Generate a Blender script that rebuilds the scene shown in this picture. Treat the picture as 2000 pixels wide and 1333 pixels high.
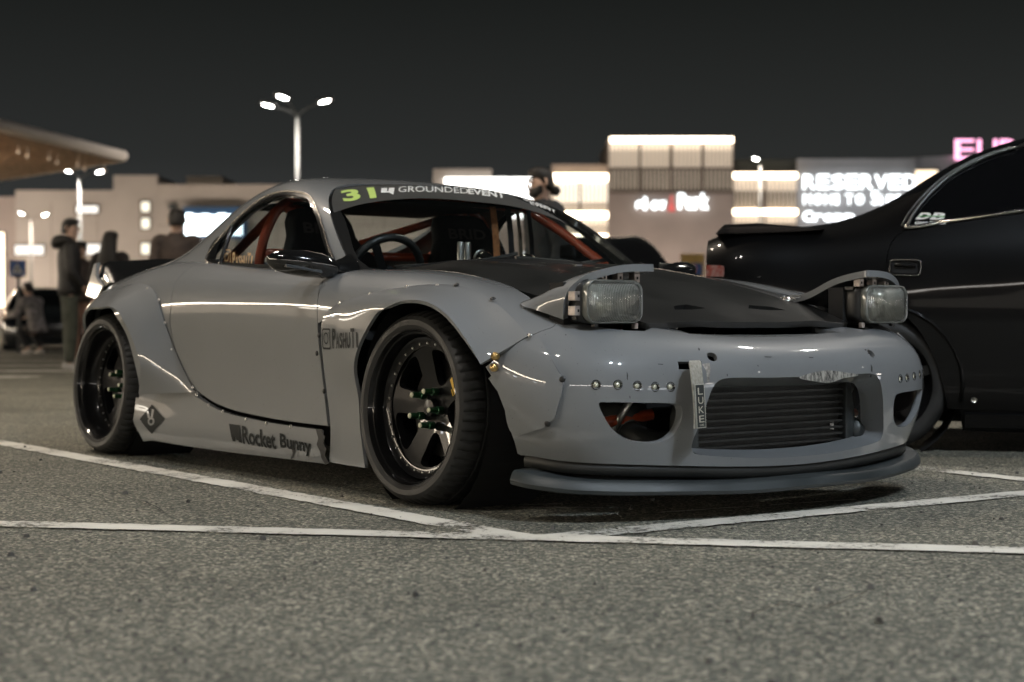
import bpy, bmesh, math, random
import numpy as np
from mathutils import Vector, Matrix
from mathutils.geometry import delaunay_2d_cdt

for o in list(bpy.data.objects): bpy.data.objects.remove(o)
SC = bpy.context.scene
COL = SC.collection
R = math.radians

# ------------------------------------------------------------------ camera
cam = bpy.data.cameras.new('camera'); camo = bpy.data.objects.new('camera', cam); COL.objects.link(camo)
camo.location = (0, 0, .5888); camo.rotation_euler = (R(90 - .7677), 0, 0)
cam.sensor_width = 36; cam.lens = 55.157; cam.clip_end = 2000; cam.clip_start = .05
cam.dof.use_dof = True; cam.dof.focus_distance = 4.95; cam.dof.aperture_fstop = 2.8; cam.dof.aperture_blades = 0
SC.camera = camo

# ------------------------------------------------------------------ night sky, glowing a little over the town
wd = bpy.data.worlds.new('World'); SC.world = wd; wd.use_nodes = True
nt = wd.node_tree; nt.nodes.clear()
wo = nt.nodes.new('ShaderNodeOutputWorld'); bg = nt.nodes.new('ShaderNodeBackground')
tc = nt.nodes.new('ShaderNodeTexCoord'); sx = nt.nodes.new('ShaderNodeSeparateXYZ'); cr = nt.nodes.new('ShaderNodeValToRGB')
nt.links.new(tc.outputs['Generated'], sx.inputs[0]); nt.links.new(sx.outputs['Z'], cr.inputs[0])
nt.links.new(cr.outputs[0], bg.inputs[0]); nt.links.new(bg.outputs[0], wo.inputs[0])
e = cr.color_ramp.elements
e[0].position = 0.0; e[0].color = (.060, .061, .062, 1)
e[1].position = 1.0; e[1].color = (.008, .009, .0085, 1)
k = e.new(.10); k.color = (.0245, .026, .0252, 1)
k = e.new(.21); k.color = (.0100, .0112, .0104, 1)
bg.inputs[1].default_value = 1.0

SC.view_settings.view_transform = 'Standard'; SC.view_settings.look = 'None'
SC.view_settings.exposure = 0; SC.view_settings.gamma = 1; SC.view_settings.use_curve_mapping = False
SC.render.engine = 'CYCLES'
SC.cycles.use_denoising = True
try: SC.cycles.denoiser = 'OPENIMAGEDENOISE'
except Exception: pass
SC.cycles.max_bounces = 8; SC.cycles.transparent_max_bounces = 16
SC.cycles.caustics_reflective = False; SC.cycles.caustics_refractive = False
SC.cycles.sample_clamp_indirect = 6

# strengths of the car park's lamps (each lamp builder below reads these)
LAMP_W = 1950.0          # watts of one lamp head
LAMP_COL = (1.0, .93, .84)
COOL = (.80, .90, 1.0)

# ------------------------------------------------------------------ smooth surfaces

def _card(k):
    """second-derivative matrix of the natural cubic spline on knots k"""
    n = len(k); A = np.eye(n); B = np.zeros((n, n))
    for i in range(1, n - 1):
        h0, h1 = k[i] - k[i-1], k[i+1] - k[i]
        A[i, i-1], A[i, i], A[i, i+1] = h0 / 6, (h0 + h1) / 3, h1 / 6
        B[i, i-1], B[i, i], B[i, i+1] = 1 / h0, -1 / h0 - 1 / h1, 1 / h1
    return np.linalg.solve(A, B)

class Net:
    """smooth surface through a grid of points; parameters are roughly metres"""
    def __init__(s, P, k=None, l=None, bumps=()):
        s.P = np.array(P, float)
        if k is None:
            d = np.linalg.norm(np.diff(s.P, axis=0), axis=2).mean(1); k = np.concatenate([[0], np.cumsum(d)])
        if l is None:
            d = np.linalg.norm(np.diff(s.P, axis=1), axis=2).mean(0); l = np.concatenate([[0], np.cumsum(d)])
        s.k, s.l = np.array(k, float), np.array(l, float)
        s.Ck, s.Cl = _card(s.k), _card(s.l)
        s.bumps = list(bumps)
    def _w(s, k, C, t):
        n = len(k); i = np.clip(np.searchsorted(k, t, side='right') - 1, 0, n - 2)
        h = k[i+1] - k[i]; b = (t - k[i]) / h; b = np.clip(b, -.35, 1.35); a = 1 - b
        I = np.eye(n)
        return a[:, None]*I[i] + b[:, None]*I[i+1] + (((a**3-a)*h*h/6)[:, None]*C[i] + ((b**3-b)*h*h/6)[:, None]*C[i+1])
    def raw(s, u, v):
        u = np.atleast_1d(np.asarray(u, float)); v = np.atleast_1d(np.asarray(v, float))
        return np.einsum('ni,nj,ijk->nk', s._w(s.k, s.Ck, u), s._w(s.l, s.Cl, v), s.P)
    def nrm_raw(s, u, v):
        e = 2e-3
        n = np.cross(s.raw(u+e, v) - s.raw(u-e, v), s.raw(u, v+e) - s.raw(u, v-e))
        return n / (np.linalg.norm(n, axis=1)[:, None] + 1e-12)
    def ev(s, u, v):
        u = np.atleast_1d(np.asarray(u, float)); v = np.atleast_1d(np.asarray(v, float))
        p = s.raw(u, v)
        if s.bumps:
            d = np.zeros(len(u))
            for u0, v0, su, sv, a in s.bumps:
                d += a * np.exp(-(((u-u0)/su)**2 + ((v-v0)/sv)**2))
            p = p + s.nrm_raw(u, v) * d[:, None]
        return p
    def nrm(s, u, v):
        u = np.atleast_1d(np.asarray(u, float)); v = np.atleast_1d(np.asarray(v, float))
        e = 2e-3
        n = np.cross(s.ev(u+e, v) - s.ev(u-e, v), s.ev(u, v+e) - s.ev(u, v-e))
        return n / (np.linalg.norm(n, axis=1)[:, None] + 1e-12)

def sm(pts, n=5, closed=False):
    """centripetal-ish Catmull-Rom through points (any dimension)"""
    p = np.array(pts, float); N = len(p); out = []
    for i in range(N if closed else N - 1):
        if closed: a, b, c, d = p[(i-1) % N], p[i], p[(i+1) % N], p[(i+2) % N]
        else:
            b, c = p[i], p[i+1]; a = p[i-1] if i else 2*b - c; d = p[i+2] if i + 2 < N else 2*c - b
        for t in np.linspace(0, 1, n, endpoint=False):
            out.append(.5*((2*b) + (c-a)*t + (2*a-5*b+4*c-d)*t*t + (-a+3*b-3*c+d)*t**3))
    if not closed: out.append(p[-1])
    return [tuple(q) for q in out]

# ---- sports car, local frame: x forward, y to its left, z up, origin under the front axle
# lower body: columns run from the tail along the right-hand side round the nose; rows from sill to shoulder
ROWS = [  # (x, half width, z) per row
 [(-3.10,.54,.20),(-3.13,.57,.26),(-3.15,.585,.34),(-3.16,.595,.43),(-3.16,.60,.52),(-3.15,.60,.60),(-3.14,.59,.67),(-3.12,.56,.73),(-3.10,.45,.765)],
 [(-2.82,.66,.17),(-2.82,.69,.23),(-2.83,.71,.31),(-2.83,.72,.42),(-2.83,.73,.52),(-2.83,.735,.61),(-2.83,.725,.68),(-2.82,.67,.745),(-2.82,.53,.787)],
 [(-2.425,.84,.12),(-2.425,.855,.20),(-2.425,.865,.29),(-2.425,.875,.41),(-2.425,.885,.53),(-2.425,.88,.63),(-2.425,.835,.715),(-2.425,.74,.785),(-2.425,.58,.825)],
 [(-2.05,.855,.09),(-2.05,.87,.16),(-2.05,.86,.25),(-2.05,.868,.40),(-2.05,.878,.535),(-2.05,.880,.64),(-2.05,.845,.735),(-2.05,.77,.808),(-2.05,.64,.848)],
 [(-1.7,.842,.08),(-1.7,.853,.145),(-1.7,.85,.24),(-1.7,.856,.40),(-1.7,.868,.535),(-1.7,.873,.645),(-1.7,.848,.735),(-1.7,.79,.798),(-1.7,.715,.826)],
 [(-1.2,.836,.08),(-1.2,.848,.14),(-1.2,.846,.225),(-1.2,.850,.39),(-1.2,.862,.53),(-1.2,.867,.645),(-1.2,.845,.722),(-1.2,.795,.768),(-1.2,.722,.788)],
 [(-.75,.836,.085),(-.75,.848,.14),(-.75,.85,.22),(-.75,.852,.385),(-.75,.864,.525),(-.75,.866,.64),(-.75,.845,.708),(-.75,.79,.752),(-.75,.700,.772)],
 [(-.4,.84,.09),(-.4,.855,.14),(-.4,.855,.22),(-.4,.858,.38),(-.4,.868,.52),(-.4,.868,.625),(-.4,.845,.695),(-.4,.775,.745),(-.4,.610,.764)],
 [(-.1,.845,.10),(-.1,.86,.15),(-.1,.865,.23),(-.1,.872,.37),(-.1,.88,.50),(-.1,.878,.60),(-.1,.85,.675),(-.1,.775,.728),(-.1,.592,.742)],
 [(.15,.835,.12),(.15,.855,.17),(.15,.872,.25),(.15,.885,.36),(.15,.89,.47),(.15,.882,.56),(.15,.85,.635),(.15,.775,.688),(.15,.600,.697)],
 [(.45,.81,.185),(.45,.84,.225),(.43,.865,.27),(.43,.888,.355),(.43,.895,.44),(.42,.885,.52),(.40,.845,.588),(.37,.775,.630),(.33,.640,.650)],
 [(.595,.785,.18),(.60,.81,.22),(.60,.83,.27),(.605,.845,.355),(.60,.845,.44),(.58,.825,.51),(.55,.78,.56),(.50,.71,.592),(.44,.60,.610)],
 [(.705,.695,.172),(.715,.712,.215),(.725,.73,.27),(.735,.74,.355),(.73,.738,.44),(.705,.715,.50),(.665,.675,.542),(.61,.625,.568),(.54,.55,.585)],
 [(.775,.533,.163),(.783,.54,.208),(.795,.545,.27),(.805,.55,.355),(.80,.548,.435),(.775,.535,.492),(.73,.515,.532),(.675,.49,.556),(.60,.45,.574)],
 [(.82,.31,.15),(.828,.312,.20),(.84,.315,.27),(.85,.318,.35),(.848,.318,.428),(.825,.312,.484),(.782,.305,.520),(.73,.295,.540),(.655,.28,.552)],
]
_nose = [(.835,0,.14),(.845,0,.195),(.857,0,.27),(.868,0,.35),(.866,0,.425),(.845,0,.480),(.80,0,.514),(.75,0,.532),(.68,0,.543)]
def _net_body():
    R = [[(x, -w, z) for x, w, z in c] for c in ROWS]
    L = [[(x, w, z) for x, w, z in c] for c in reversed(ROWS)]
    return Net(R + [_nose] + L)
BODY = _net_body()
UC = BODY.k[len(ROWS)]             # parameter of the centre line of the nose

GCOL = [
 [(-.60,.715,.752),(-.80,.665,.905),(-.985,.585,1.035),(-1.085,.505,1.092),(-1.165,.30,1.128),(-1.195,0,1.138)],
 [(-.68,.725,.760),(-.88,.678,.915),(-1.07,.602,1.055),(-1.16,.520,1.108),(-1.24,.30,1.145),(-1.27,0,1.156)],
 [(-1.1,.738,.775),(-1.2,.692,.935),(-1.31,.620,1.080),(-1.37,.540,1.136),(-1.42,.30,1.170),(-1.44,0,1.180)],
 [(-1.48,.738,.790),(-1.52,.690,.935),(-1.56,.615,1.058),(-1.60,.535,1.115),(-1.64,.30,1.152),(-1.66,0,1.164)],
 [(-1.80,.728,.824),(-1.82,.672,.912),(-1.85,.595,.995),(-1.87,.520,1.045),(-1.90,.30,1.086),(-1.92,0,1.10)],
 [(-2.14,.690,.832),(-2.15,.625,.868),(-2.17,.550,.912),(-2.19,.475,.945),(-2.22,.29,.982),(-2.25,0,.995)],
 [(-2.53,.635,.808),(-2.54,.56,.828),(-2.55,.495,.842),(-2.57,.435,.855),(-2.60,.27,.872),(-2.63,0,.88)],
 [(-2.95,.560,.775),(-2.95,.505,.787),(-2.95,.45,.797),(-2.95,.40,.803),(-2.95,.25,.812),(-2.95,0,.818)],
]
def _net_top():
    return Net([[(x, w, z) for x, w, z in c] + [(x, -w, z) for x, w, z in reversed(c[:-1])] for c in GCOL])
TOP = _net_top()

def _net_screen():
    # rows from the cowl to the roof, columns from right to left edge
    e = GCOL[0]; cols = []
    for s in (-1, -.8, -.5, 0, .5, .8, 1):
        a = abs(s); b = (-.42 - .18*a**2.2, .715*s, .785 - .033*a**2)
        t = (-1.195 + .11*a**2.4, .505*s, 1.138 - .046*a**2.2)
        c = []
        for r in (0, .40, .78, 1):
            i = (0, .40, .78, 1).index(r)
            q = np.array(b)*(1-r) + np.array(t)*r
            bulge = .035*math.sin(math.pi*r)
            q = q + np.array((.55, 0, .83))*bulge*(1-a**3)
            edge = np.array((e[i][0], e[i][1]*(1 if s >= 0 else -1), e[i][2]))
            line = np.array((-.60*(1-r)-1.085*r, (.715*(1-r)+.505*r)*(1 if s >= 0 else -1), .752*(1-r)+1.092*r))
            q = q + (edge - line)*a**3
            c.append(tuple(q))
        cols.append(c)
    return Net(cols)
SCREEN = _net_screen()

HX = [-.42,-.25,0.,.2,.4,.55,.67]
HE = [.62,.605,.592,.60,.56,.50,.46]         # half width of the bonnet
HZC = [.800,.783,.745,.706,.660,.618,.580]   # height on the centre line
HZE = [.766,.757,.728,.684,.640,.606,.576]   # height at its edge
def _net_hood():
    P = []
    for x, e, zc, ze in zip(HX, HE, HZC, HZE):
        c = []
        for s in (-1, -.85, -.6, -.3, 0, .3, .6, .85, 1):
            a = abs(s); z = ze + (zc - ze)*(1 - a**2.2) + .012*math.exp(-((a-.62)/.16)**2)*(1 if x < .5 else .4)
            xx = x - .02*a*a if x < .6 else x - .03*a**2
            c.append((xx, e*s, z))
        P.append(c)
    return Net(P)
HOOD = _net_hood()

def flare_net(outer, lip, bul):
    """over-fender: from the riveted flange (outer) to the arch lip"""
    A, B = np.array(outer), np.array(lip); rows = []
    nout = np.array([0, -1., .55]); nout /= np.linalg.norm(nout)
    for a in (0, .07, .28, .6, .87, 1):
        e = np.array(bul)[:, None]*math.sin(math.pi*a)**.8 if 0 < a < 1 else 0
        rows.append(A + (B-A)*a + nout*(.006 if a < .2 else .004) + nout*e)
    G = np.array(rows).transpose(1, 0, 2); net = Net(G)
    return net if (net.nrm(net.k[5:6], net.l[2:3])*nout).sum() > 0 else Net(G[::-1])

# ---- saloon body, local frame: x forward, y left, z up, origin under the rear axle
SED = [
 (-.78, [(.70,.32),(.74,.38),(.79,.52),(.81,.66),(.81,.76),(.79,.86),(.73,.935),(.60,.958),(.3,.97),(0,.975)]),
 (-.70, [(.76,.22),(.80,.29),(.84,.48),(.852,.64),(.853,.75),(.835,.87),(.765,.955),(.63,.978),(.31,.99),(0,.995)]),
 (-.35, [(.80,.15),(.84,.23),(.865,.42),(.872,.60),(.872,.71),(.855,.855),(.79,.958),(.66,.988),(.33,1.002),(0,1.008)]),
 (.02, [(.81,.12),(.845,.20),(.868,.40),(.876,.60),(.876,.71),(.858,.87),(.795,.968),(.67,1.012),(.34,1.035),(0,1.042)]),
 (.28, [(.815,.10),(.845,.18),(.866,.39),(.874,.60),(.874,.71),(.858,.88),(.785,1.002),(.655,1.105),(.35,1.145),(0,1.155)]),
 (.58, [(.82,.09),(.845,.17),(.864,.38),(.872,.60),(.872,.71),(.856,.89),(.765,1.06),(.61,1.235),(.34,1.295),(0,1.31)]),
 (.88, [(.82,.09),(.845,.17),(.862,.38),(.870,.60),(.870,.71),(.855,.90),(.745,1.12),(.585,1.325),(.33,1.382),(0,1.395)]),
 (1.35, [(.82,.09),(.845,.17),(.862,.38),(.870,.60),(.870,.71),(.855,.90),(.74,1.14),(.58,1.355),(.33,1.402),(0,1.412)]),
 (1.9, [(.82,.09),(.845,.17),(.862,.38),(.870,.59),(.870,.70),(.855,.89),(.745,1.11),(.595,1.315),(.33,1.365),(0,1.378)]),
 (2.35, [(.82,.09),(.845,.17),(.862,.38),(.868,.58),(.868,.69),(.85,.87),(.77,1.02),(.655,1.13),(.35,1.19),(0,1.205)]),
 (2.75, [(.815,.10),(.845,.18),(.862,.38),(.866,.56),(.864,.67),(.84,.82),(.78,.90),(.66,.945),(.35,.985),(0,.995)]),
 (3.2, [(.80,.12),(.83,.20),(.85,.36),(.852,.52),(.848,.62),(.81,.745),(.74,.80),(.62,.84),(.33,.875),(0,.885)]),
 (3.48, [(.74,.15),(.77,.22),(.79,.34),(.79,.46),(.78,.55),(.73,.65),(.66,.70),(.55,.73),(.3,.755),(0,.762)]),
 (3.62, [(.58,.18),(.60,.24),(.62,.34),(.62,.44),(.61,.52),(.57,.60),(.50,.64),(.42,.665),(.22,.685),(0,.69)]),
]
_lift = {-.78: .005, -.70: .015, -.35: .03, .02: .09, .28: .135, .58: .115, .88: .08, 1.35: .045, 1.9: .045, 2.35: .04}
SED = [(x, [(w, z + _lift.get(x, 0)*(0 if j < 6 else .4 if j == 6 else 1)) for j, (w, z) in enumerate(c)]) for x, c in SED]
def _net_saloon():
    return Net([[(x, -w, z) for w, z in c] + [(x, w, z) for w, z in reversed(c[:-1])] for x, c in SED])
SALOON = _net_saloon()

# ------------------------------------------------------------------ materials
MATS = {}
def mat(name, col, rough=.5, metal=0., coat=0., noise=0., nscale=8., bump=0., bscale=200., spec=.5, emit=None, estr=0., rvar=0., detail=4., dark=None, coat_r=.04, bdist=.002):
    if name in MATS: return MATS[name]
    m = bpy.data.materials.new(name); m.use_nodes = True; n = m.node_tree.nodes; l = m.node_tree.links
    b = n['Principled BSDF']
    b.inputs['Base Color'].default_value = (*col, 1); b.inputs['Roughness'].default_value = rough
    b.inputs['Metallic'].default_value = metal; b.inputs['Specular IOR Level'].default_value = spec
    b.inputs['Coat Weight'].default_value = coat; b.inputs['Coat Roughness'].default_value = coat_r
    if emit: b.inputs['Emission Color'].default_value = (*emit, 1); b.inputs['Emission Strength'].default_value = estr
    t = n.new('ShaderNodeTexCoord')
    if noise or rvar:
        q = n.new('ShaderNodeTexNoise'); q.inputs['Scale'].default_value = nscale; q.inputs['Detail'].default_value = detail
        l.new(t.outputs['Object'], q.inputs['Vector'])
    if noise:
        mx = n.new('ShaderNodeMix'); mx.data_type = 'RGBA'
        d = dark or tuple(c*(1-noise) for c in col)
        mx.inputs[6].default_value = (*d, 1); mx.inputs[7].default_value = (*[min(1, c*(1+noise*.5)) for c in col], 1)
        mr = n.new('ShaderNodeMapRange'); mr.inputs[1].default_value = .32; mr.inputs[2].default_value = .68
        l.new(q.outputs['Fac'], mr.inputs[0]); l.new(mr.outputs[0], mx.inputs[0]); l.new(mx.outputs[2], b.inputs['Base Color'])
    if rvar:
        mr2 = n.new('ShaderNodeMapRange'); mr2.inputs[1].default_value = .3; mr2.inputs[2].default_value = .7
        mr2.inputs[3].default_value = max(.02, rough - rvar); mr2.inputs[4].default_value = min(1, rough + rvar)
        l.new(q.outputs['Fac'], mr2.inputs[0]); l.new(mr2.outputs[0], b.inputs['Roughness'])
    if bump:
        q2 = n.new('ShaderNodeTexNoise'); q2.inputs['Scale'].default_value = bscale; q2.inputs['Detail'].default_value = 5
        l.new(t.outputs['Object'], q2.inputs['Vector'])
        bp = n.new('ShaderNodeBump'); bp.inputs['Strength'].default_value = bump; bp.inputs['Distance'].default_value = bdist
        l.new(q2.outputs['Fac'], bp.inputs['Height']); l.new(bp.outputs[0], b.inputs['Normal'])
    MATS[name] = m; return m

def emat(name, col, s):
    if name in MATS: return MATS[name]
    m = bpy.data.materials.new(name); m.use_nodes = True; n = m.node_tree.nodes; n.clear()
    o = n.new('ShaderNodeOutputMaterial'); e_ = n.new('ShaderNodeEmission'); e_.inputs[0].default_value = (*col, 1); e_.inputs[1].default_value = s
    m.node_tree.links.new(e_.outputs[0], o.inputs[0]); MATS[name] = m; return m

def glass(name, tint=(.85, .9, .9), refl=.9, rough=.01):
    """thin pane: see-through, tinted, mirror-like at grazing angles"""
    if name in MATS: return MATS[name]
    m = bpy.data.materials.new(name); m.use_nodes = True; n = m.node_tree.nodes; l = m.node_tree.links; n.clear()
    o = n.new('ShaderNodeOutputMaterial'); mx = n.new('ShaderNodeMixShader'); t = n.new('ShaderNodeBsdfTransparent'); g = n.new('ShaderNodeBsdfGlossy')
    f = n.new('ShaderNodeLayerWeight'); f.inputs[0].default_value = .5
    pw = n.new('ShaderNodeMath'); pw.operation = 'POWER'; pw.inputs[1].default_value = 5
    ml = n.new('ShaderNodeMath'); ml.operation = 'MULTIPLY_ADD'; ml.inputs[1].default_value = .9*refl; ml.inputs[2].default_value = .045*refl
    t.inputs[0].default_value = (*tint, 1); g.inputs['Roughness'].default_value = rough
    l.new(f.outputs['Facing'], pw.inputs[0]); l.new(pw.outputs[0], ml.inputs[0]); l.new(ml.outputs[0], mx.inputs[0]); l.new(t.outputs[0], mx.inputs[1]); l.new(g.outputs[0], mx.inputs[2]); l.new(mx.outputs[0], o.inputs[0])
    MATS[name] = m; return m

# ------------------------------------------------------------------ objects
def tag(o, label=None, cat=None, group=None, kind=None):
    if label: o['label'] = label
    if cat: o['category'] = cat
    if group: o['group'] = group
    if kind: o['kind'] = kind
    return o
def empty(name, loc=(0, 0, 0), rz=0, parent=None):
    o = bpy.data.objects.new(name, None); COL.objects.link(o); o.location = loc; o.rotation_euler = (0, 0, rz); o.empty_display_size = .1
    if parent: o.parent = parent
    return o
def obj(name, v, f, m, parent=None, smooth=False, loc=None, rot=None, normals=None):
    me = bpy.data.meshes.new(name); me.from_pydata([tuple(p) for p in v], [], [tuple(int(i) for i in q) for q in f])
    me.materials.append(m); me.update()
    if smooth: me.polygons.foreach_set('use_smooth', [True]*len(me.polygons))
    if normals is not None: me.normals_split_custom_set_from_vertices([tuple(q) for q in normals])
    o = bpy.data.objects.new(name, me); COL.objects.link(o)
    if parent: o.parent = parent
    if loc: o.location = loc
    if rot: o.rotation_euler = rot
    return o
def inst(src, parent=None, loc=None, rot=None, name=None):
    c = src.copy(); COL.objects.link(c)
    if parent: c.parent = parent
    if loc is not None: c.location = loc
    if rot is not None: c.rotation_euler = rot
    return c
def copy_tree(o, parent=None):
    c = o.copy(); COL.objects.link(c); c.parent = parent
    for ch in [x for x in bpy.data.objects if x.parent == o]: copy_tree(ch, c)
    return c

class MB:
    """collects simple solids into one mesh"""
    def __init__(s): s.v, s.f = [], []
    def add(s, v, f):
        k = len(s.v); s.v += [tuple(p) for p in v]; s.f += [tuple(int(i)+k for i in q) for q in f]; return s
    def box(s, c, d, m=None, taper=1.):
        x, y, z = (q/2 for q in d); v = []
        for sz in (-1, 1):
            t = taper if sz > 0 else 1
            for sx_, sy_ in ((-1, -1), (1, -1), (1, 1), (-1, 1)):
                p = Vector((sx_*x*t, sy_*y*t, sz*z)); p = (m @ p) if m else p; v.append(p + Vector(c))
        return s.add(v, [(0, 3, 2, 1), (4, 5, 6, 7), (0, 1, 5, 4), (1, 2, 6, 5), (2, 3, 7, 6), (3, 0, 4, 7)])
    def bbox(s, lo, hi): return s.box([(a+b)/2 for a, b in zip(lo, hi)], [b-a for a, b in zip(lo, hi)])
    def tube(s, pts, r, n=10, caps=True):
        pts = [Vector(p) for p in pts]; N = len(pts); rr = r if isinstance(r, (list, tuple)) else [r]*N
        v = []; up = Vector((0, 0, 1)); t0 = (pts[1]-pts[0]).normalized()
        a = t0.cross(up);  a = a.normalized() if a.length > 1e-3 else Vector((1, 0, 0))
        for i, p in enumerate(pts):
            t = (pts[min(i+1, N-1)] - pts[max(i-1, 0)]).normalized()
            a = (a - t*a.dot(t)); a = a.normalized() if a.length > 1e-4 else t.orthogonal().normalized()
            b = t.cross(a)
            for q in range(n):
                w = 2*math.pi*q/n; v.append(p + (a*math.cos(w) + b*math.sin(w))*rr[i])
        f = [(i*n+q, i*n+(q+1) % n, (i+1)*n+(q+1) % n, (i+1)*n+q) for i in range(N-1) for q in range(n)]
        if caps: f += [tuple(range(n-1, -1, -1)), tuple((N-1)*n+q for q in range(n))]
        return s.add(v, f)
    def cyl(s, a, b, r, n=16): return s.tube([a, b], r, n)
    def loft(s, rings, closed=True, caps=True):
        n = len(rings[0]); v = [p for r_ in rings for p in r_]; m = n if closed else n-1
        f = [(i*n+q, i*n+(q+1) % n, (i+1)*n+(q+1) % n, (i+1)*n+q) for i in range(len(rings)-1) for q in range(m)]
        if caps and closed: f += [tuple(range(n-1, -1, -1)), tuple((len(rings)-1)*n+q for q in range(n))]
        return s.add(v, f)
    def lathe(s, prof, n=64, axis='y', close=False):
        """profile of (radius, offset along axis)"""
        rings = []
        for q in range(n):
            w = 2*math.pi*q/n
            rings.append([(r_*math.cos(w), o_, r_*math.sin(w)) if axis == 'y' else (r_*math.cos(w), r_*math.sin(w), o_) for r_, o_ in prof])
        m = len(prof); v = [p for r_ in rings for p in r_]; f = []
        for q in range(n):
            for i in range(m if close else m-1):
                f.append((q*m+i, q*m+(i+1) % m, ((q+1) % n)*m+(i+1) % m, ((q+1) % n)*m+i))
        return s.add(v, f)
    def prism(s, poly, y0, y1, plane='xz'):
        n = len(poly)
        def P(p, h): return (p[0], h, p[1]) if plane == 'xz' else (p[0], p[1], h) if plane == 'xy' else (h, p[0], p[1])
        return s.add([P(p, y0) for p in poly] + [P(p, y1) for p in poly], [tuple(range(n)), tuple(range(2*n-1, n-1, -1))] + [(i, i+n, (i+1) % n+n, (i+1) % n) for i in range(n)])
    def build(s, name, m, parent=None, smooth=False, loc=None, rot=None, angle=None, bevel=0, weld=False, fix=True):
        me = bpy.data.meshes.new(name); bm = bmesh.new()
        vs = [bm.verts.new(p) for p in s.v]
        for q in s.f:
            try: bm.faces.new([vs[i] for i in q])
            except ValueError: pass
        if weld: bmesh.ops.remove_doubles(bm, verts=bm.verts, dist=1e-5)
        if fix: bmesh.ops.recalc_face_normals(bm, faces=bm.faces)
        if bevel:
            es = [e_ for e_ in bm.edges if len(e_.link_faces) == 2 and e_.calc_face_angle(0) > .5]
            bmesh.ops.bevel(bm, geom=es, offset=bevel, segments=2, affect='EDGES', profile=.6, clamp_overlap=True)
        if smooth:
            for q in bm.faces: q.smooth = True
            if angle:
                for e_ in bm.edges:
                    if len(e_.link_faces) == 2 and e_.calc_face_angle(0) > R(angle): e_.smooth = False
        bm.to_mesh(me); bm.free(); me.materials.append(m)
        o = bpy.data.objects.new(name, me); COL.objects.link(o)
        if parent: o.parent = parent
        if loc is not None: o.location = loc
        if rot is not None: o.rotation_euler = rot
        return o

def inside(px, py, poly):
    """vectorised even-odd test"""
    c = np.zeros(len(px), bool); x, y = poly[:, 0], poly[:, 1]; j = len(poly)-1
    for i in range(len(poly)):
        if y[i] != y[j]:
            t = ((y[i] > py) != (y[j] > py)) & (px < (x[j]-x[i])*(py-y[i])/(y[j]-y[i]) + x[i]); c ^= t
        j = i
    return c
def dens(poly, step):
    out = []
    for i in range(len(poly)):
        a, b = np.array(poly[i]), np.array(poly[(i+1) % len(poly)]); n = max(1, int(np.linalg.norm(b-a)/step+.5))
        out += [tuple(a + (b-a)*t/n) for t in range(n)]
    return np.array(out)
def fill2d(outer, holes=(), step=.03, rs=None):
    """triangles over a flat outline with holes, with evenly spread inner points"""
    rs = rs or step*.7
    loops = [dens(outer, rs)] + [dens(h, rs) for h in holes]
    pts = []; edges = []
    for L in loops:
        k = len(pts); pts += [tuple(p) for p in L]; edges += [(k+i, k+(i+1) % len(L)) for i in range(len(L))]
    lo, hi = loops[0].min(0), loops[0].max(0)
    gx, gy = np.meshgrid(np.arange(lo[0]+step*.5, hi[0], step), np.arange(lo[1]+step*.5, hi[1], step)); g = np.stack([gx.ravel(), gy.ravel()], 1)
    ok = inside(g[:, 0], g[:, 1], loops[0])
    for h in loops[1:]: ok &= ~inside(g[:, 0], g[:, 1], h)
    g = g[ok]; bp_ = np.array(pts)
    if len(g):
        keep = np.ones(len(g), bool)
        for i in range(0, len(g), 2000):
            d = np.abs(g[i:i+2000, None, :] - bp_[None]).max(2).min(1); keep[i:i+2000] = d > step*.42
        g = g[keep]
    nb = len(pts); allp = pts + [tuple(p) for p in g]
    r = delaunay_2d_cdt([Vector(p) for p in allp], edges, [], 0, 1e-7)
    P2 = np.array([tuple(p) for p in r[0]]); T = np.array([f for f in r[2] if len(f) == 3])
    c = P2[T].mean(1); ok = inside(c[:, 0], c[:, 1], loops[0])
    for h in loops[1:]: ok &= ~inside(c[:, 0], c[:, 1], h)
    return P2, T[ok]
def panel(name, net, outer, holes=(), step=.03, m=None, parent=None, off=0., thick=.008, mirror=False, inset=0., offf=None):
    """a sheet cut from a net along an outline, with turned-in edges"""
    P2, T = fill2d(outer, holes, step)
    # orientation: triangles counter-clockwise in (u, v) face along du x dv
    a = P2[T]; ar = (a[:, 1, 0]-a[:, 0, 0])*(a[:, 2, 1]-a[:, 0, 1]) - (a[:, 2, 0]-a[:, 0, 0])*(a[:, 1, 1]-a[:, 0, 1])
    T = np.where(ar[:, None] < 0, T[:, ::-1], T); T = T[np.abs(ar) > 1e-12]
    u, v = P2[:, 0], P2[:, 1]; N = net.nrm(u, v); o_ = off if offf is None else offf(u, v)
    P = net.ev(u, v) + N*(np.asarray(o_)[..., None] if np.ndim(o_) else o_)
    # edge strip
    cnt = {}
    for t in T:
        for i in range(3):
            e_ = (t[i], t[(i+1) % 3]); cnt[e_] = cnt.get(e_, 0)+1
    bd = [e_ for e_ in cnt if (e_[1], e_[0]) not in cnt]
    V = list(P); F = [tuple(t) for t in T]; NN = list(N)
    if thick:
        ids = {}
        for a_, b_ in bd:
            for i in (a_, b_):
                if i not in ids: ids[i] = None
        for i in ids:
            ids[i] = (len(V), len(V)+1); V += [P[i], P[i]-N[i]*thick]
            NN += [(0, 0, 0), (0, 0, 0)]
        for a_, b_ in bd: F.append((ids[b_][0], ids[a_][0], ids[a_][1], ids[b_][1]))
    V = np.array(V); NN = np.array(NN)
    if mirror: V = V*(1, -1, 1); NN = NN*(1, -1, 1); F = [q[::-1] for q in F]
    return obj(name, V, F, m, parent, True, normals=NN)
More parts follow.
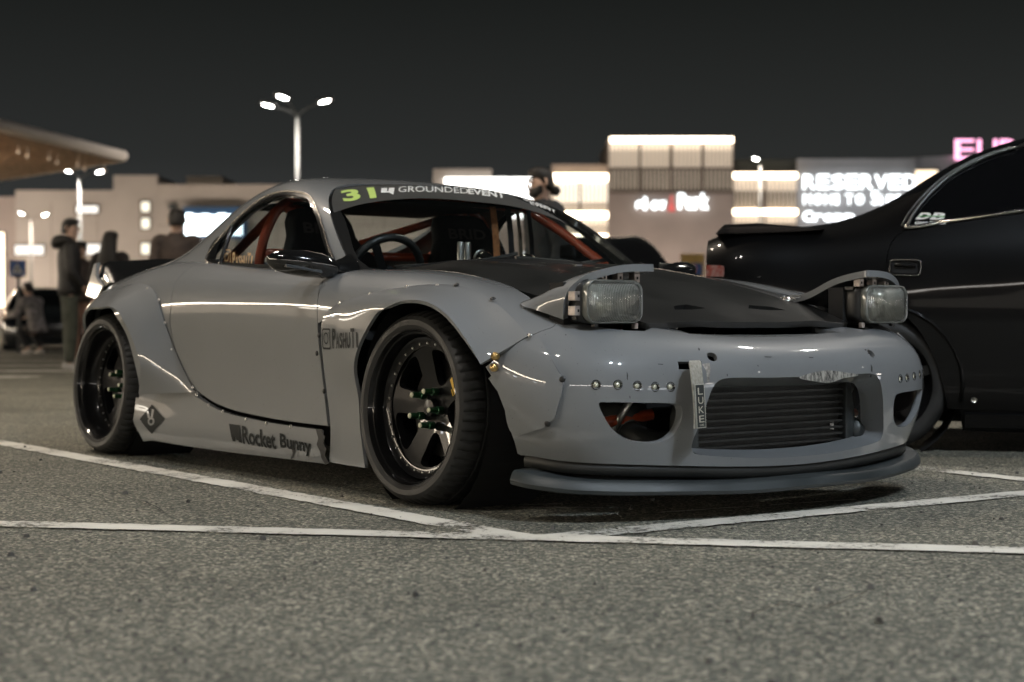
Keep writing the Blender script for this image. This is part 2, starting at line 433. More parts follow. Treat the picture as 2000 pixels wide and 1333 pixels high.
def gridnet(name, net, m, parent, nu=40, nv=20, u=None, v=None, off=0., mirror=False, thick=0):
    u0, u1 = u or (net.k[0], net.k[-1]); v0, v1 = v or (net.l[0], net.l[-1])
    U, V = np.meshgrid(np.linspace(u0, u1, nu), np.linspace(v0, v1, nv), indexing='ij'); U, V = U.ravel(), V.ravel()
    N = net.nrm(U, V); P = net.ev(U, V)+N*off
    F = [(i*nv+j, (i+1)*nv+j, (i+1)*nv+j+1, i*nv+j+1) for i in range(nu-1) for j in range(nv-1)]
    if thick:
        k = len(P); P = np.concatenate([P, P-N*thick]); N = np.concatenate([N, -N])
        B = [i*nv for i in range(nu)] + [(nu-1)*nv+j for j in range(1, nv)] + [i*nv+nv-1 for i in range(nu-2, -1, -1)] + [j for j in range(nv-2, 0, -1)]
        F += [tuple(x+k for x in q[::-1]) for q in F]
        V2 = list(P); N2 = list(N); kk = len(V2)
        for b_ in B: V2 += [P[b_], P[b_+k]]; N2 += [(0, 0, 0)]*2
        n_ = len(B)
        for i in range(n_): j = (i+1) % n_; F.append((kk+2*j, kk+2*i, kk+2*i+1, kk+2*j+1))
        P, N = np.array(V2), np.array(N2)
    if mirror: P = P*(1, -1, 1); N = N*(1, -1, 1); F = [q[::-1] for q in F]
    return obj(name, P, F, m, parent, True, normals=N)

def text2d(s, bold=0., spacing=1.):
    cu = bpy.data.curves.new('t', 'FONT'); cu.body = s; cu.size = 1; cu.offset = bold; cu.space_character = spacing; cu.resolution_u = 3
    o = bpy.data.objects.new('t', cu); COL.objects.link(o)
    dg = bpy.context.evaluated_depsgraph_get(); me = bpy.data.meshes.new_from_object(o.evaluated_get(dg))
    v = np.array([tuple(q.co)[:2] for q in me.vertices]); f = [tuple(p.vertices) for p in me.polygons]
    bpy.data.objects.remove(o); bpy.data.curves.remove(cu); bpy.data.meshes.remove(me)
    lo, hi = v.min(0), v.max(0); return (v-lo)/(hi-lo), f
def poly2d(polys):
    v, f = [], []
    for p in polys:
        k = len(v); v += list(p); f.append(tuple(range(k, k+len(p))))
    return np.array(v, float), f
def grid2d(n=6):
    return np.array([(i/n, j/n) for i in range(n+1) for j in range(n+1)]), [(i*(n+1)+j, (i+1)*(n+1)+j, (i+1)*(n+1)+j+1, i*(n+1)+j+1) for i in range(n) for j in range(n)]
def ring2d(a, b, n=20, c=(.5, .5), asp=1.):
    v = []; f = []
    for i in range(n):
        w = 2*math.pi*i/n
        for r_ in (a, b): v.append((c[0]+r_*math.cos(w), c[1]+r_*math.sin(w)*asp))
    for i in range(n): j = (i+1) % n; f.append((2*i, 2*i+1, 2*j+1, 2*j))
    return np.array(v), f
def merge2d(*parts):
    v = []; f = []
    for a, b in parts:
        k = len(v); v += [tuple(q) for q in a]; f += [tuple(i+k for i in q) for q in b]
    return np.array(v), f
def shift2d(p, x0, y0, x1, y1, shear=0.):
    v, f = p; v = v*(x1-x0, y1-y0)+(x0, y0); v[:, 0] += shear*(v[:, 1]-y0); return v, f
def bil(q, st):
    q = np.array(q, float); s, t = st[:, :1], st[:, 1:2]
    return q[0]*(1-s)*(1-t)+q[1]*s*(1-t)+q[2]*s*t+q[3]*(1-s)*t
def refine2d(shape, size, mx=.018):
    """split long edges so that a print follows a curved surface"""
    v, f = shape; bm = bmesh.new(); vs = [bm.verts.new((p[0]*size[0], p[1]*size[1], 0)) for p in v]
    for q in f:
        try: bm.faces.new([vs[i] for i in q])
        except ValueError: pass
    bmesh.ops.triangulate(bm, faces=bm.faces)
    for _ in range(5):
        es = [e_ for e_ in bm.edges if e_.calc_length() > mx]
        if not es: break
        bmesh.ops.subdivide_edges(bm, edges=es, cuts=1); bmesh.ops.triangulate(bm, faces=bm.faces)
    bm.verts.index_update(); out = (np.array([(p.co.x/size[0], p.co.y/size[1]) for p in bm.verts]), [tuple(p.index for p in q.verts) for q in bm.faces]); bm.free(); return out
def decal(name, net, quad, shape, m, parent, off=.0022, mirror=False):
    """flat print on a net; quad = parameters of lower left, lower right, upper right, upper left"""
    q_ = np.array(quad); shape = refine2d(shape, (max(1e-3, np.linalg.norm(q_[1]-q_[0])), max(1e-3, np.linalg.norm(q_[3]-q_[0]))))
    v, f = shape; w = bil(quad, v); N = net.nrm(w[:, 0], w[:, 1]); P = net.ev(w[:, 0], w[:, 1])+N*off
    o = obj(name, P, f, m, parent); me = o.data
    if me.polygons and Vector(N.mean(0)).dot(sum((p.normal*p.area for p in me.polygons), Vector())) < 0: me.flip_normals()
    return o
def flat(name, quad3, shape, m, parent=None, depth=0.):
    """print (or raised letters) on a flat four-cornered area in space"""
    v, f = shape; P = bil(quad3, v); q = np.array(quad3, float); n = np.cross(q[1]-q[0], q[3]-q[0]); n /= np.linalg.norm(n)
    if depth:
        k = len(P); cnt = {}
        for t in f:
            for i in range(len(t)): cnt[(t[i], t[(i+1) % len(t)])] = 1
        F = [tuple(i+k for i in t) for t in f] + [(a, b, b+k, a+k) for a, b in cnt if (b, a) not in cnt]
        P = np.concatenate([P, P+n*depth]); f = F
    return obj(name, P, f, m, parent)

# ------------------------------------------------------------------ ground
def asphalt_mat():
    m = bpy.data.materials.new('asphalt'); m.use_nodes = True; n = m.node_tree.nodes; l = m.node_tree.links; b = n['Principled BSDF']
    t = n.new('ShaderNodeTexCoord')
    vo = n.new('ShaderNodeTexVoronoi'); vo.inputs['Scale'].default_value = 125; vo.inputs['Randomness'].default_value = 1
    no = n.new('ShaderNodeTexNoise'); no.inputs['Scale'].default_value = 1.3; no.inputs['Detail'].default_value = 6; no.inputs['Roughness'].default_value = .65
    nf = n.new('ShaderNodeTexNoise'); nf.inputs['Scale'].default_value = 85; nf.inputs['Detail'].default_value = 8; nf.inputs['Roughness'].default_value = .8
    for q in (vo, no, nf): l.new(t.outputs['Object'], q.inputs['Vector'])
    sep = n.new('ShaderNodeSeparateColor'); l.new(vo.outputs['Color'], sep.inputs[0])
    r1 = n.new('ShaderNodeValToRGB'); e_ = r1.color_ramp.elements
    e_[0].position = 0; e_[0].color = (.036, .038, .032, 1); e_[1].position = 1; e_[1].color = (.46, .43, .34, 1)
    for p, c in ((.35, (.092, .096, .079)), (.7, (.160, .160, .132)), (.88, (.29, .27, .21))):
        k_ = e_.new(p); k_.color = (*c, 1)
    l.new(sep.outputs[0], r1.inputs[0])
    mr = n.new('ShaderNodeMapRange'); mr.inputs[1].default_value = .3; mr.inputs[2].default_value = .72; mr.inputs[3].default_value = .80; mr.inputs[4].default_value = 1.22
    l.new(no.outputs['Fac'], mr.inputs[0])
    mf = n.new('ShaderNodeMapRange'); mf.inputs[1].default_value = .3; mf.inputs[2].default_value = .7; mf.inputs[3].default_value = .45; mf.inputs[4].default_value = 1.6
    l.new(nf.outputs['Fac'], mf.inputs[0])
    mu = n.new('ShaderNodeMath'); mu.operation = 'MULTIPLY'; l.new(mr.outputs[0], mu.inputs[0]); l.new(mf.outputs[0], mu.inputs[1])
    vm = n.new('ShaderNodeVectorMath'); vm.operation = 'SCALE'; l.new(r1.outputs[0], vm.inputs[0]); l.new(mu.outputs[0], vm.inputs['Scale'])
    l.new(vm.outputs[0], b.inputs['Base Color'])
    b.inputs['Roughness'].default_value = .78; b.inputs['Specular IOR Level'].default_value = .35
    ad = n.new('ShaderNodeMath'); ad.operation = 'MULTIPLY_ADD'; ad.inputs[1].default_value = -1.1; l.new(vo.outputs['Distance'], ad.inputs[0]); l.new(nf.outputs['Fac'], ad.inputs[2])
    bp = n.new('ShaderNodeBump'); bp.inputs['Strength'].default_value = .9; bp.inputs['Distance'].default_value = .006
    l.new(ad.outputs[0], bp.inputs['Height']); l.new(bp.outputs[0], b.inputs['Normal'])
    return m
ASPH = asphalt_mat()
g = obj('ground', [(-420, -120, 0), (420, -120, 0), (420, 420, 0), (-420, 420, 0)], [(0, 1, 2, 3)], ASPH); tag(g, 'grey asphalt of the car park', kind='structure')

def line_mat():
    m = bpy.data.materials.new('road_paint'); m.use_nodes = True; n = m.node_tree.nodes; l = m.node_tree.links; b = n['Principled BSDF']
    t = n.new('ShaderNodeTexCoord'); a = n.new('ShaderNodeTexNoise'); a.inputs['Scale'].default_value = 55; a.inputs['Detail'].default_value = 8; a.inputs['Roughness'].default_value = .75
    c = n.new('ShaderNodeTexNoise'); c.inputs['Scale'].default_value = 4; c.inputs['Detail'].default_value = 5
    l.new(t.outputs['Object'], a.inputs['Vector']); l.new(t.outputs['Object'], c.inputs['Vector'])
    ad = n.new('ShaderNodeMath'); ad.operation = 'MULTIPLY_ADD'; ad.inputs[1].default_value = .75; l.new(c.outputs['Fac'], ad.inputs[0]); l.new(a.outputs['Fac'], ad.inputs[2])
    mr = n.new('ShaderNodeMapRange'); mr.inputs[1].default_value = .735; mr.inputs[2].default_value = .82; l.new(ad.outputs[0], mr.inputs[0])
    rp = n.new('ShaderNodeValToRGB'); rp.color_ramp.elements[0].position = .3; rp.color_ramp.elements[0].color = (.46, .44, .39, 1); rp.color_ramp.elements[1].position = .65; rp.color_ramp.elements[1].color = (.62, .60, .54, 1)
    l.new(c.outputs['Fac'], rp.inputs[0]); l.new(rp.outputs[0], b.inputs['Base Color']); b.inputs['Roughness'].default_value = .7
    bp = n.new('ShaderNodeBump'); bp.inputs['Strength'].default_value = .5; bp.inputs['Distance'].default_value = .004; l.new(a.outputs['Fac'], bp.inputs['Height']); l.new(bp.outputs[0], b.inputs['Normal'])
    tr = n.new('ShaderNodeBsdfTransparent'); mx = n.new('ShaderNodeMixShader'); o_ = n['Material Output']
    l.new(mr.outputs[0], mx.inputs[0]); l.new(tr.outputs[0], mx.inputs[1]); l.new(b.outputs[0], mx.inputs[2]); l.new(mx.outputs[0], o_.inputs[0])
    return m
LINE = line_mat()
rnd = random.Random(4)
def stripe(name, a, b, w, z=.004, seg=.035, jit=.006, mat_=None):
    a, b = Vector((*a, 0)), Vector((*b, 0)); d = b-a; L = d.length; d.normalize(); s = Vector((-d.y, d.x, 0)); n = max(2, int(L/seg)); v = []
    for i in range(n+1):
        p = a+d*(L*i/n)
        for q in (-1, 1): v.append(p+s*(q*(w/2+rnd.uniform(-jit, jit)))+Vector((0, 0, z)))
    f = [(2*i, 2*i+2, 2*i+3, 2*i+1) for i in range(n)]
    return tag(obj(name, v, f, mat_ or LINE), 'white painted parking line on the asphalt', kind='structure')
stripe('parking_line', (-6.4528, 12.7916), (0.055, 4.183), .112)
stripe('parking_line', (0.11, 4.223), (3.1861, 6.2522), .112, z=.0045)
stripe('parking_line', (-3.2428, 4.838), (2.8622, 3.6764), .115, z=.005)
stripe('parking_line', (0.544, 7.841), (2.286, 5.1435), .11)
for yy in (14.6, 16.3, 18.2, 20.3, 22.8, 25.6):
    stripe('crossing_stripe', (-14, yy), (-4.9, yy-.2), .52, jit=.02)
tyre_skid = mat('tyre_smear', (.30, .29, .26), .8, noise=.5, nscale=40)
for a, b, w in (((-0.04, 4.902), (0.285, 4.902), .016), ((0.016, 4.969), (0.163, 4.997), .01), ((0.452, 4.772), (1.122, 5.125), .012)):
    stripe('scrape_mark', a, b, w, z=.003, jit=.005, mat_=LINE)

CRK = mat('crack', (.018, .018, .016), .9)
def crack(pts, w=.005):
    rr_ = random.Random(len(pts)); P_ = sm(pts, 7); v = []
    for i, p in enumerate(P_):
        a_ = P_[max(i-1, 0)]; b_ = P_[min(i+1, len(P_)-1)]; d = Vector((b_[0]-a_[0], b_[1]-a_[1], 0)).normalized(); n_ = Vector((-d.y, d.x, 0)); j = rr_.uniform(-.008, .008); ww = w*rr_.uniform(.3, 1.2)*min(1, .2+4*min(i, len(P_)-1-i)/len(P_))
        for q in (-1, 1): v.append((p[0]+n_.x*(q*ww+j), p[1]+n_.y*(q*ww+j), .0062))
    return tag(obj('asphalt_crack', v, [(2*i, 2*i+2, 2*i+3, 2*i+1) for i in range(len(P_)-1)], CRK), 'thin dark crack in the asphalt', kind='structure')
crack([(0.429, 2.977), (0.552, 3.246), (0.626, 3.189), (0.808, 3.432)], .0035); crack([(-1.602, 5.386), (-1.376, 5.011), (-1.236, 5.111), (-1.026, 4.685)], .0035)
# loose grit lying on the asphalt
gm = MB(); gr = random.Random(11)
for i in range(420):
    y_ = gr.uniform(2.2, 7.5); x_ = gr.uniform(-.36, .36)*y_; s_ = gr.uniform(.0015, .006) if i % 9 else gr.uniform(.006, .012)
    pts = [(gr.uniform(.6, 1.2)*math.cos(a_), gr.uniform(.6, 1.2)*math.sin(a_)) for a_ in [k_*math.pi*2/5 for k_ in range(5)]]
    gm.loft([[(x_+s_*p[0], y_+s_*p[1], .001) for p in pts], [(x_+s_*p[0]*.6, y_+s_*p[1]*.6, .001+s_*.9) for p in pts]])
tag(gm.build('loose_grit', mat('grit', (.10, .095, .085), .8, noise=.7, nscale=2.5)), 'loose grit scattered on the asphalt', kind='stuff')
# ------------------------------------------------------------------ lamps of the car park
POLE = mat('galvanised_steel', (.13, .13, .127), .6, .2, noise=.2, nscale=6)
HEAD = mat('lamp_housing', (.16, .16, .165), .5, .3, noise=.15)
LENS = emat('lamp_lens', (1, .97, .90), 60)
def lamp_post(label, x, y, H, heads, watts=0, col=LAMP_COL, tilt=-.25, group='lamp posts of the car park', base_r=.11):
    t = empty('lamp_post', (x, y, 0)); tag(t, label, 'lamp post', group)
    MB().tube([(0, 0, 0), (0, 0, .5), (0, 0, H-.25)], [base_r, base_r*.85, base_r*.55], 16).build('pole', POLE, t, True)
    MB().lathe([(.0, 0), (.22, 0), (.22, .025), (.13, .03), (.13, .10), (.0, .10)], 20, 'z').build('base_plate', POLE, t)
    for dx, dy, dz, ang in heads:
        MB().tube(sm([(0, 0, H-.35), (dx*.3, dy*.3, H-.15+dz*.3), (dx*.8, dy*.8, H+dz-.03)], 4), .03, 8).build('arm', POLE, t, True)
        hd = empty('lamp_head', (dx, dy, H+dz), ang, t)
        m_ = MB(); m_.loft([[(-.30*q, -.15*q, .0), (.30*q, -.15*q, 0), (.30*q, .15*q, 0), (-.30*q, .15*q, 0)] if False else [(-.30*q, -.16*q, h), (.30*q, -.16*q, h), (.30*q, .16*q, h), (-.30*q, .16*q, h)] for q, h in ((.93, 0), (1, .03), (.98, .08), (.6, .13))])
        m_.build('housing', HEAD, hd, bevel=.01, rot=(0, tilt, 0))
        MB().lathe([(.0, -.035), (.10, -.03), (.15, -.012), (.155, -.002)], 20, 'z').build('lens', LENS, hd, rot=(0, tilt, 0)).scale = (1.25, .85, 1)
        if watts:
            ld = bpy.data.lights.new('lamp_light', 'AREA'); ld.shape = 'DISK'; ld.size = .34; ld.energy = watts; ld.color = col; ld.spread = R(140)
            lo = bpy.data.objects.new('lamp_light', ld); COL.objects.link(lo); lo.parent = hd; lo.location = (.0, 0, -.06); lo.rotation_euler = (0, tilt, 0)
    return t
# in the picture
lamp_post('tall lamp post with three lit heads rising behind the grey car roof', -7.51, 55, 8.05, [(-1.0, -.2, .02, 3.14), (-.40, -.8, .22, 3.6), (1.0, -.3, .15, 0)], 220)
lamp_post('twin headed lamp post under the tip of the slatted canopy', -20.64, 75, 7.65, [(-.55, 0, .05, 3.14), (1.05, -.2, 0, 0)], 400)
lamp_post('small far twin headed lamp post beside the square crossing sign', -32.76, 107, 7.75, [(-.65, 0, .1, 3.14), (.95, 0, 0, 0)], 450, col=(1, .84, .68))
lamp_post('lamp post with one lit head above the shopping block right of the script sign', 15.81, 100, 10.8, [(-.35, -.4, .0, 3.6)], 400, col=(1, .88, .75))
# standing outside the frame, lighting the near asphalt and the cars
lamp_post('lamp post left of the picture behind the grey car', -5.2, 10.5, 9.0, [(.9, -.2, .1, 0), (-.9, .1, .1, 3.14)], LAMP_W*.13, col=(1, .85, .68))
lamp_post('lamp post right of the picture beyond the black sedan', 7.0, 12.0, 9.0, [(-.9, -.2, .1, 3.14), (.9, .1, .1, 0)], LAMP_W*.14)
lamp_post('lamp post behind the photographer on the left', -4.6, -.4, 9.0, [(.9, .2, .1, 0), (-.9, -.1, .1, 3.14)], LAMP_W*.075)
lamp_post('lamp post behind the photographer on the right', 5.6, -1.6, 9.0, [(-.9, .2, .1, 3.14), (.9, -.1, .1, 0)], LAMP_W*.27, col=COOL)

# ------------------------------------------------------------------ buildings
STUC = mat('tan_cladding', (.34, .30, .265), .85, noise=.10, nscale=.35)
STUC2 = mat('brown_cladding', (.25, .205, .18), .85, noise=.12, nscale=.4)
GREYC = mat('grey_cladding', (.25, .245, .25), .8, noise=.1, nscale=.4)
DARKR = mat('dark_roof', (.03, .035, .035), .8, noise=.2)
FIN = mat('white_fin', (.62, .55, .47), .6, noise=.08)
WARM = emat('warm_strip', (1, .82, .60), 9)
WARMW = emat('warm_window', (1, .80, .56), 2.2)
CREAM = emat('cream_window', (1, .93, .74), 1.5)
WHITE = emat('white_sign', (.93, .98, 1), 3.6)
PINK = emat('pink_sign', (1, .42, .66), 2.6)
REDS = emat('red_sign', (1, .20, .18), .8)
JOINT = mat('cladding_joint', (.12, .095, .08), .9)
BY = 120.
def block(parent, name, x0, y0, x1, m, depth=14, Y=BY, bottom=0., dy=0):
    """wall block: left px x0, right px x1 and top px y0 already turned into metres"""
    return MB().bbox((x0, Y, bottom), (x1, Y+depth, y0)).build(name, m, parent)
def win(parent, lo, hi, Y, glow, frame=.12, name='window'):
    f_ = MB(); x0, z0 = lo; x1, z1 = hi
    for a, b in (((x0-frame, z0-frame), (x1+frame, z0)), ((x0-frame, z1), (x1+frame, z1+frame)), ((x0-frame, z0), (x0, z1)), ((x1, z0), (x1+frame, z1))):
        f_.bbox((a[0], Y-.12, a[1]), (b[0], Y-.002, b[1]))
    o = f_.build(name, JOINT, parent); MB().bbox((x0, Y-.05, z0), (x1, Y-.01, z1)).build('pane', glow, o); return o
# left hall
hall = empty('exhibition_hall', (0, 0, 0)); tag(hall, 'long tan hall with three small lit windows behind the people on the left', 'building')
block(hall, 'wall', 9.88, 10.03, 1, STUC) if False else None
MB().bbox((-37.94, BY, 0), (-30.43, BY+14, 10.5)).build('wall', STUC, hall)
MB().bbox((-30.43, BY-.05, 0), (-27.07, BY+14, 11.63)).build('stair_tower', STUC, hall)
MB().bbox((-27.07, BY, 0), (-5.16, BY+14, 10.89)).build('wall', STUC, hall)
MB().bbox((-25.19, BY+1.5, 10.89), (-22.38, BY+9, 11.71)).build('roof_house', STUC, hall)
MB().bbox((-74.32, BY+.1, 0), (-37.94, BY+14, 10.03)).build('wall', STUC2, hall)
MB().bbox((-27.07, BY-.25, 10.73), (-5.16, BY+.02, 10.93)).build('coping', STUC, hall)
for a, b in (((-28.29, 120.0, 8.86), (-27.66, 120.0, 9.6)), ((-28.29, 120.0, 7.57), (-27.66, 120.0, 8.35)), ((-28.3, 120.0, 5.62), (-27.67, 120.0, 6.44))):
    win(hall, (a[0], a[2]), (b[0], b[2]), BY-.05, CREAM)
for a, b in (((-37.96, 120.0, 5.58), (-35.77, 120.0, 6.28)), ((-32.99, 120.0, 5.62), (-31.46, 120.0, 6.36)), ((-33.25, 120.0, 8.78), (-31.61, 120.0, 9.29))):
    win(hall, (a[0], a[2]), (b[0], b[2]), BY, emat('cream_sign_window', (1, .95, .86), 1.6))
win(hall, (-43.46, 1.58), (-38.82, 7.26), BY+.1, emat('hot_window', (1, .84, .62), 4.0))
MB().bbox((-26.17, BY-.3, 9.02), (-25.62, BY-.01, 9.45)).build('vent', DARKR, hall)
for xx in ([-35.2, -31.68, -23.47, -20.73, -17.99, -15.26, -12.52, -9.78, -7.04]):
    MB().bbox((xx-.02, BY-.015, 0), (xx+.02, BY-.003, 9.5)).build('joint', JOINT, hall)
for zz in (2.6, 5.2, 7.8):
    MB().bbox((-27.07, BY-.014, zz), (-5.16, BY-.004, zz+.04)).build('joint', JOINT, hall)
# blue billboard
bb = empty('billboard', (0, 0, 0)); tag(bb, 'dark blue billboard with glowing white panels beside the grey car roof', 'billboard')
a, b = (-24.99, 119.0, 6.78), (-20.17, 119.0, 9.18)
MB().bbox((a[0], 119.2, a[2]), (b[0], 119.8, b[2])).build('board', mat('billboard_blue', (.015, .06, .14), .5, noise=.1), bb)
MB().bbox((a[0]+.4, 119.8, 0), (a[0]+.8, 119.95, a[2]+1)).build('support', POLE, bb); MB().bbox((b[0]-.8, 119.8, 0), (b[0]-.4, 119.95, a[2]+1)).build('support', POLE, bb)
WS = emat('billboard_white', (.86, .97, 1), 7)
c0, c1 = (-24.8, 119.0, 7.05), (-20.48, 119.0, 8.64)
dx = (c1[0]-c0[0])/7
for i in range(7):
    z1 = c1[2]-(.0, .12, .05, .14, .02, .1, .0)[i]
    MB().bbox((c0[0]+dx*i, 119.1, c0[2]), (c0[0]+dx*(i+.97), 119.18, z1)).build('light_panel', WS, bb)

# shopping centre: blocks of different height
mall = empty('shopping_centre', (0, 0, 0)); tag(mall, 'shopping centre of stepped brown blocks with glowing slatted upper storeys', 'building')
def fins(name, x0, x1, z0, z1, Y, step=.30):
    m_ = MB(); n = int((x1-x0)/step)
    for i in range(n): x = x0+(i+.5)*(x1-x0)/n; m_.bbox((x-.05, Y-.22, z0), (x+.05, Y-.005, z1))
    o = m_.build(name, FIN, mall); o['kind'] = 'stuff'; return o
def lit_bay(x0, x1, z0, z1, Y, strips, posts=3, zones=()):
    """slatted storey with hidden light strips at the given heights; each strip washes the slats"""
    fins('slats', x0+.15, x1-.15, z0, z1, Y)
    for a_, b_, g_ in zones: MB().bbox((x0+.1, Y-.06, b_), (x1-.1, Y-.02, a_)).build('backlit_panel', emat('backlit_%d' % int(g_*100), (1, .80, .60), g_), mall)  # glow of the storey set in steps; dimmer ones stand for fading strip light
    for zs, hs in strips: MB().bbox((x0+.1, Y-.55, zs-hs), (x1-.1, Y-.40, zs)).build('light_strip', WARM, mall)
    for i in range(1, posts):
        x = x0+(x1-x0)*i/posts; MB().bbox((x-.09, Y-.30, z0), (x+.09, Y-.225, z1)).build('mullion', JOINT, mall)
    MB().bbox((x0, Y-.36, z0-.25), (x1, Y-.003, z0)).build('ledge', JOINT, mall)
X = lambda p: (p-1000)/3064.26*119.
Z = lambda p: .5888+(625.44-p)/3064.26*119.
TY = 118.5
# low link left of the tower: two bright bays
MB().bbox((X(845), BY-.2, 0), (X(960), BY+12, Z(329))).build('wall', STUC, mall)
MB().bbox((X(868), BY-.6, Z(425)), (X(1040), BY-.25, Z(347))).build('light_panel', emat('white_panel', (1, .97, .92), 5), mall)
MB().bbox((X(960), BY-.1, 0), (X(1082), BY+12, Z(346))).build('wall', STUC2, mall)
MB().bbox((X(1078), BY-.3, 0), (X(1192), BY+12, Z(320))).build('wall', STUC2, mall)
lit_bay(X(1076), X(1190), Z(470), Z(340), BY-.3, [(Z(340), .55), (Z(414), .5), (Z(458), .4)], 2, [(Z(340), Z(388), 1.3), (Z(388), Z(412), .5), (Z(414), Z(440), 1.2), (Z(441), Z(456), .5), (Z(457), Z(469), 1.3)])
MB().bbox((X(1085), BY-.42, Z(395)), (X(1188), BY-.31, Z(345))).build('light_panel', emat('soft_panel', (1, .88, .70), 1.6), mall)
# tower
MB().bbox((X(1187), TY, 0), (X(1430), TY+12, Z(273))).build('tower_wall', STUC2, mall)
lit_bay(X(1187), X(1430), Z(374), Z(272), TY, [(Z(272), .38)], 4, [(Z(273), Z(296), 1.25), (Z(296.2), Z(330), .62), (Z(335), Z(373), .13)])
MB().bbox((X(1187), TY-.30, Z(334)), (X(1430), TY-.23, Z(330))).build('rail', JOINT, mall)
# bay right of it
MB().bbox((X(1432), BY-.3, 0), (X(1560), BY+12, Z(335))).build('wall', STUC2, mall)
lit_bay(X(1430), X(1560), Z(438), Z(338), BY-.3, [(Z(338), .40), (Z(409), .40)], 2, [(Z(339), Z(372), .95), (Z(374), Z(406), .16), (Z(409), Z(437), .95)])
MB().bbox((X(1440), BY+.2, Z(335)), (X(1560), BY+10, Z(309))).build('plant_room', DARKR, mall)
# sign wall and sloping roof to the right
MB().bbox((X(1560), BY-.2, 0), (X(1792), BY+12, Z(309))).build('sign_wall', GREYC, mall)
MB().add([(X(1655), BY+.5, 0), (X(2500), BY+.5, 0), (X(2500), BY+.5, Z(268)), (X(1655), BY+.5, Z(312)), (X(1655), BY+14, 0), (X(2500), BY+14, 0), (X(2500), BY+14, Z(268)), (X(1655), BY+14, Z(312))],
         [(0, 1, 2, 3), (7, 6, 5, 4), (0, 4, 5, 1), (1, 5, 6, 2), (2, 6, 7, 3), (3, 7, 4, 0)]).build('sloping_hall', GREYC, mall)
win(mall, (X(1795), Z(365)), (X(1840), Z(330)), BY+.5, WARMW)
def sign(name, label, cat, items, Y, m):
    t = empty(name, (0, 0, 0)); tag(t, label, cat)
    for i, (txt, x0, y0, x1, y1, bold) in enumerate(items):
        n = len(txt); s = txt if isinstance(txt, tuple) else text2d(txt, bold)
        flat('letters', [(X(x0), Y, Z(y1)), (X(x1), Y, Z(y1)), (X(x1), Y, Z(y0)), (X(x0), Y, Z(y0))], s, m, t, .18)
    return t
def letters(t, txt, x0, y0, x1, y1, Y, m, bold=.02, gap=.12):
    """each letter a part"""
    n = len(txt); w = (x1-x0)/(n-(gap))
    for i, ch in enumerate(txt):
        a_ = x0+w*i; b_ = a_+w*(1-gap)*(.45 if ch in 'Iil' else 1)
        tall = ch.isupper() or ch in 'bdfhklt'; top = y0 if tall else y0+(y1-y0)*.28; low = y1 + ((y1-y0)*.25 if ch in 'gpqy' else 0)
        flat('letter', [(X(a_), Y, Z(low)), (X(b_), Y, Z(low)), (X(b_), Y, Z(top)), (X(a_), Y, Z(top))], text2d(ch, bold), m, t, .15)
s1 = empty('shop_sign'); tag(s1, 'glowing white RESERVED shop letters on the grey sign wall', 'sign', 'glowing shop signs')
letters(s1, 'RESERVED', 1568, 342, 1788, 370, BY-.9, WHITE, .0, .16)
s2 = empty('shop_sign'); tag(s2, 'glowing white MOHITO shop letters under the RESERVED sign', 'sign', 'glowing shop signs')
letters(s2, 'MOHITO', 1569, 380, 1686, 400, BY-.9, WHITE, .0, .28)
s4 = empty('shop_sign'); tag(s4, 'glowing white script letters right of the MOHITO sign, half hidden by the sedan', 'sign', 'glowing shop signs')
letters(s4, 'Sinsay', 1702, 374, 1790, 400, BY-.9, WHITE, .0, .10)
s3 = empty('shop_sign'); tag(s3, 'lowest row of glowing white shop letters just above the black sedan', 'sign', 'glowing shop signs')
letters(s3, 'Cropp', 1568, 413, 1668, 433, BY-.9, WHITE, .01, .10)
s5 = empty('shop_sign'); tag(s5, 'pink glowing EURO roof letters at the right edge of the picture', 'sign', 'glowing shop signs')
letters(s5, 'EURO', 1872, 270, 2044, 310, BY+.2, PINK, .0, .14)
MB().bbox((X(1868), BY+.38, Z(316)), (X(2050), BY+.46, Z(313))).build('rail', JOINT, s5)
s6 = empty('shop_sign'); tag(s6, 'white script sign with a small red figure on the brown tower', 'sign', 'glowing shop signs')
letters(s6, 'slow', 1240, 388, 1298, 412, TY-.3, WHITE, .06, .02)
letters(s6, 'Park', 1322, 380, 1381, 411, TY-.3, WHITE, .05, .03)
rf = [(.5, 1), (.68, .8), (.60, .6), (.85, .25), (.9, 0), (.1, 0), (.15, .25), (.40, .6), (.32, .8)]
flat('figure', [(X(1300), TY-.3, Z(415)), (X(1318), TY-.3, Z(415)), (X(1318), TY-.3, Z(382)), (X(1300), TY-.3, Z(382))], poly2d([rf]), REDS, s6, .1)
# long shopfront on the left, out of frame, mirrored in the car's flank
wing = empty('shopfront_row', (0, 0, 0)); tag(wing, 'long lit shopfront on the left, seen mirrored in the grey door', 'building')
MB().bbox((-75, -60, 0), (-60, 95, 9)).build('wall', STUC2, wing)
MB().bbox((-59.95, -55, 7.2), (-59.7, 92, 8.4)).build('light_strip', emat('wing_strip', (1, .86, .66), 34), wing)
sg = random.Random(3)
for i in range(22):  # glowing boxes added to speckle the reflections in the car's flank
    y0 = -52+i*6.5+sg.uniform(-1.5, 1.5); z0 = sg.uniform(3.4, 5.6); MB().bbox((-59.78, y0, z0), (-59.6, y0+sg.uniform(1.2, 3.6), z0+sg.uniform(.4, 1.0))).build('added_glow_panel', emat('wing_glow_%d' % (i % 3), ((1, .9, .75), (1, .7, .5), (.9, .95, 1))[i % 3], (9, 5, 14)[i % 3]), wing)
for i in range(14):
    y0 = -54+i*10.4; MB().bbox((-59.95, y0, .6), (-59.8, y0+10.1, 5.6)).build('shop_window', emat('wing_window', (1, .80, .58), .9), wing)

